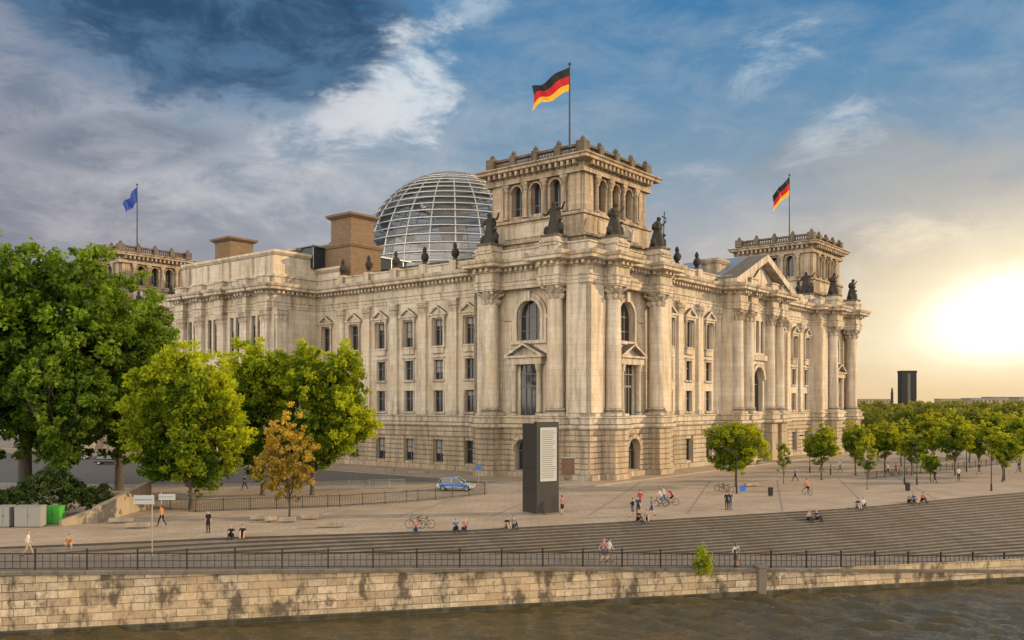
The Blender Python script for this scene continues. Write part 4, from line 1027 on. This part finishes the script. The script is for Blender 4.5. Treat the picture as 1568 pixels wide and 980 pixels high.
# ------------------------------------------------------------------ distant structures
dt=empty('carillon_tower',(*D(1389,620),0)); t=MB()
for x0 in (-5,1.2): t.box(x0,x0+3.8,-3.5,3.5,0,31,'metal')
t.box(-5.2,5.2,-3.7,3.7,31,32.6,'metal'); t.box(-1.2,1.2,-3,3,0,30.9,'frame'); t.box(-1.1,1.1,-3.2,3.2,26,26.6,'frame'); t.obj('shaft',dt)
x,y=D(1366,900); vt=empty('victory_column',(x,y,0)); t=MB(); t.lathe(I3,0,0,[(2.5,0),(2.5,8),(1.3,8.2),(1.2,20),(1.8,20.5),(1,21),(.9,24),(.3,26)],12,'bronze'); t.obj('column',vt)
for i,(px,d,w_,h_) in enumerate([(1510,900,30,15),(1545,1000,40,17),(1590,950,40,16),(1470,1200,50,16),(1340,1100,40,15)]):
    x,y=D(px,d); t=MB(); t.box(-w_/2,w_/2,0,20,0,h_,'tower'); t.box(-w_/2-.5,w_/2+.5,-.5,20.5,h_,h_+.6,'roof')
    for a_ in range(int(w_/4)):
        for z in range(3,int(h_)-2,3): t.box(-w_/2+1.5+a_*4,-w_/2+3.2+a_*4,-.05,.02,z,z+1.6,'glass')
    o=t.obj('distant_building'); o.location=(x,y,0)
# ------------------------------------------------------------------ world
SUN_AZ,SUN_EL=82.0,17.0
wd=bpy.data.worlds.new('World'); S.world=wd; wd.use_nodes=True; nt=wd.node_tree; nt.nodes.clear()
out=nt.nodes.new('ShaderNodeOutputWorld'); 
sky=nt.nodes.new('ShaderNodeTexSky'); sky.sky_type='NISHITA'; sky.sun_disc=False; sky.sun_elevation=math.radians(SUN_EL); sky.sun_rotation=math.radians(SUN_AZ); sky.dust_density=2.0
bg1=nt.nodes.new('ShaderNodeBackground'); bg1.inputs[1].default_value=.08; nt.links.new(sky.outputs[0],bg1.inputs[0])
tc=nt.nodes.new('ShaderNodeTexCoord'); vn=nt.nodes.new('ShaderNodeVectorMath'); vn.operation='NORMALIZE'; nt.links.new(tc.outputs['Generated'],vn.inputs[0]); d=vn.outputs[0]
sp=nt.nodes.new('ShaderNodeSeparateXYZ'); nt.links.new(d,sp.inputs[0]); sx_,sy_,sz_=sp.outputs
AZ=math_(nt,'MULTIPLY',math_(nt,'ARCTAN2',sx_,sy_),57.2958)
EL=math_(nt,'MULTIPLY',math_(nt,'ARCSINE',sz_),57.2958)
def mr(x,a,b_,c=0,e=1,sm=True):
    m=nt.nodes.new('ShaderNodeMapRange'); m.interpolation_type='SMOOTHSTEP' if sm else 'LINEAR'; nt.links.new(x,m.inputs[0])
    for i,v in enumerate((a,b_,c,e)): m.inputs[i+1].default_value=v
    return m.outputs[0]
def ell(az,el,wa_,we,rot=0.0):
    da=math_(nt,'SUBTRACT',AZ,az); de=math_(nt,'SUBTRACT',EL,el); c_,s_=math.cos(math.radians(rot)),math.sin(math.radians(rot))
    u=math_(nt,'DIVIDE',math_(nt,'ADD',math_(nt,'MULTIPLY',da,c_),math_(nt,'MULTIPLY',de,s_)),wa_)
    v=math_(nt,'DIVIDE',math_(nt,'SUBTRACT',math_(nt,'MULTIPLY',de,c_),math_(nt,'MULTIPLY',da,s_)),we)
    r=math_(nt,'SQRT',math_(nt,'ADD',math_(nt,'MULTIPLY',u,u),math_(nt,'MULTIPLY',v,v)))
    return mr(r,1.0,0.0)
mul=lambda a,b_:math_(nt,'MULTIPLY',a,b_); ad=lambda a,b_:math_(nt,'ADD',a,b_); sb=lambda a,b_:math_(nt,'SUBTRACT',a,b_)
nA=noise(nt,vscale(nt,d,(3.2,3.2,8)),1.1,5,.6,.35)
nB=noise(nt,vscale(nt,d,(9,9,20)),1.1,6,.68,.4)
nM=ad(mul(nA,.55),mul(nB,.45))
col=ramp(nt,sz_,[(0,(.60,.48,.36)),(.08,(.54,.47,.42)),(.16,(.42,.43,.46)),(.25,(.24,.35,.46)),(.33,(.11,.27,.46)),(.40,(.045,.20,.42)),(.6,(.12,.26,.46)),(1,(.22,.32,.5))])
def lay(f,c): 
    global col
    col=mixc(nt,f,col,c)
lay(mul(mr(nM,.40,.64),.6),ramp(nt,sz_,[(0,(.66,.55,.43)),(.15,(.58,.55,.55)),(.28,(.48,.53,.59)),(.4,(.25,.38,.51)),(1,(.5,.52,.55))]))
# light grey-lilac overcast on the left
lay(ad(mul(ell(-34,10,36,17),.85),mul(ell(-32,21,16,10),.35)),mixc(nt,mr(nM,.38,.62),(.21,.21,.27),(.52,.48,.51)))
# deep blue cloud bank upper left
lay(mul(mr(ad(nM,mul(sb(ell(-18,22.5,23,9.5,4),.45),.46)),.48,.59),.95),mixc(nt,mr(nB,.36,.66),(.022,.066,.145),(.08,.17,.30)))
lay(mul(mr(ad(nM,mul(sb(ell(-24,14.8,13,3.2,8),.5),.28)),.50,.62),.6),mixc(nt,mr(nB,.4,.65),(.10,.14,.21),(.24,.27,.34)))
# grey-blue bank to the right above the glow
lay(mul(mr(ad(nM,mul(sb(ell(21,14,18,5,-6),.5),.25)),.48,.62),.65),mixc(nt,mr(nA,.4,.6),(.17,.25,.33),(.35,.38,.41)))
def bright(az,el,wa_,we,rot,th,amt,c,soft=.12):
    f=mul(mr(ad(nM,mul(sb(ell(az,el,wa_,we,rot),1.0),.24)),th,th+soft),amt); lay(f,c)
bright(-6,20,6.5,9,-30,.42,.92,(.74,.80,.85),.15); bright(-10,17,12,4.2,14,.43,.85,(.74,.75,.78),.16); bright(-3,24,7,4,0,.44,.6,(.6,.7,.8),.15)
bright(-17,12,17,6,6,.41,.8,(.64,.63,.66),.25); bright(-2,12,15,6,0,.42,.8,(.64,.65,.68),.25)
bright(16,20,9,6,10,.43,.75,(.62,.72,.79),.18); bright(20,16.5,10,4,18,.43,.7,(.64,.70,.75),.16); bright(11,14,10,4,0,.45,.6,(.58,.62,.67),.2); bright(23,9.5,10,3,4,.43,.8,(.92,.82,.66),.18); bright(10,8,13,5,0,.42,.7,(.66,.61,.56),.25)
# warm evening glow low on the right
g2=ell(30,3.5,26,13.5); g1=ell(29.5,5.0,13,7,8); g0=ell(29.2,5.0,6.5,3.4,10)
lay(mul(g2,.9),mixc(nt,mr(nM,.4,.62),(.86,.62,.33),(1.0,.83,.54)))
lay(mul(g1,.95),(1.35,1.18,.82))
lay(g0,(2.2,2.0,1.6))
lay(mul(mul(mr(sz_,.0,.06,1,0),mr(sx_,-.05,.4,0,1)),.55),(.92,.60,.28))
# added unseen fill sky behind camera lights the facades, stronger on left; overcast overhead
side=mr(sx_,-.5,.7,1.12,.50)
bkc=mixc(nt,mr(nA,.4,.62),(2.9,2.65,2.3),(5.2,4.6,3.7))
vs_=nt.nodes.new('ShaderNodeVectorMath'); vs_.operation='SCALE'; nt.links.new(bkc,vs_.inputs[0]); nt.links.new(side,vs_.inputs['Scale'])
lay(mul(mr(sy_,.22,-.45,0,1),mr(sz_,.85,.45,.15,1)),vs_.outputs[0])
lay(mul(mr(sz_,.45,.8,0,1),.6),mixc(nt,mr(nA,.4,.62),(.42,.50,.66),(1.05,1.0,.92)))
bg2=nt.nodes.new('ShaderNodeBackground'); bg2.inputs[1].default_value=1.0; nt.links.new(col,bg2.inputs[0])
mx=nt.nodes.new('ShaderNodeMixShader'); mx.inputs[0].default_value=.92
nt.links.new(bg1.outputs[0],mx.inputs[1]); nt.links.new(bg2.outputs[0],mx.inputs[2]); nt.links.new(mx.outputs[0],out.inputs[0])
sl=bpy.data.lights.new('sun','SUN'); sl.energy=5.0; sl.angle=math.radians(.6); sl.color=(1,.72,.40)
so=bpy.data.objects.new('sun',sl); S.collection.objects.link(so)
az,el=math.radians(SUN_AZ),math.radians(SUN_EL)
dv=Vector((math.sin(az)*math.cos(el),math.cos(az)*math.cos(el),math.sin(el)))
so.rotation_euler=dv.to_track_quat('Z','Y').to_euler()
cd=bpy.data.cameras.new('camera'); cd.lens=FPX/1568*36; cd.sensor_width=36; cd.shift_y=(HOR-490)/1568; cd.clip_end=9000; cd.clip_start=.5
co_=bpy.data.objects.new('camera',cd); S.collection.objects.link(co_); co_.location=(0,0,CAMZ); co_.rotation_euler=(math.radians(90),0,0); S.camera=co_
S.view_settings.view_transform='Standard'; S.view_settings.look='None'; S.view_settings.exposure=0
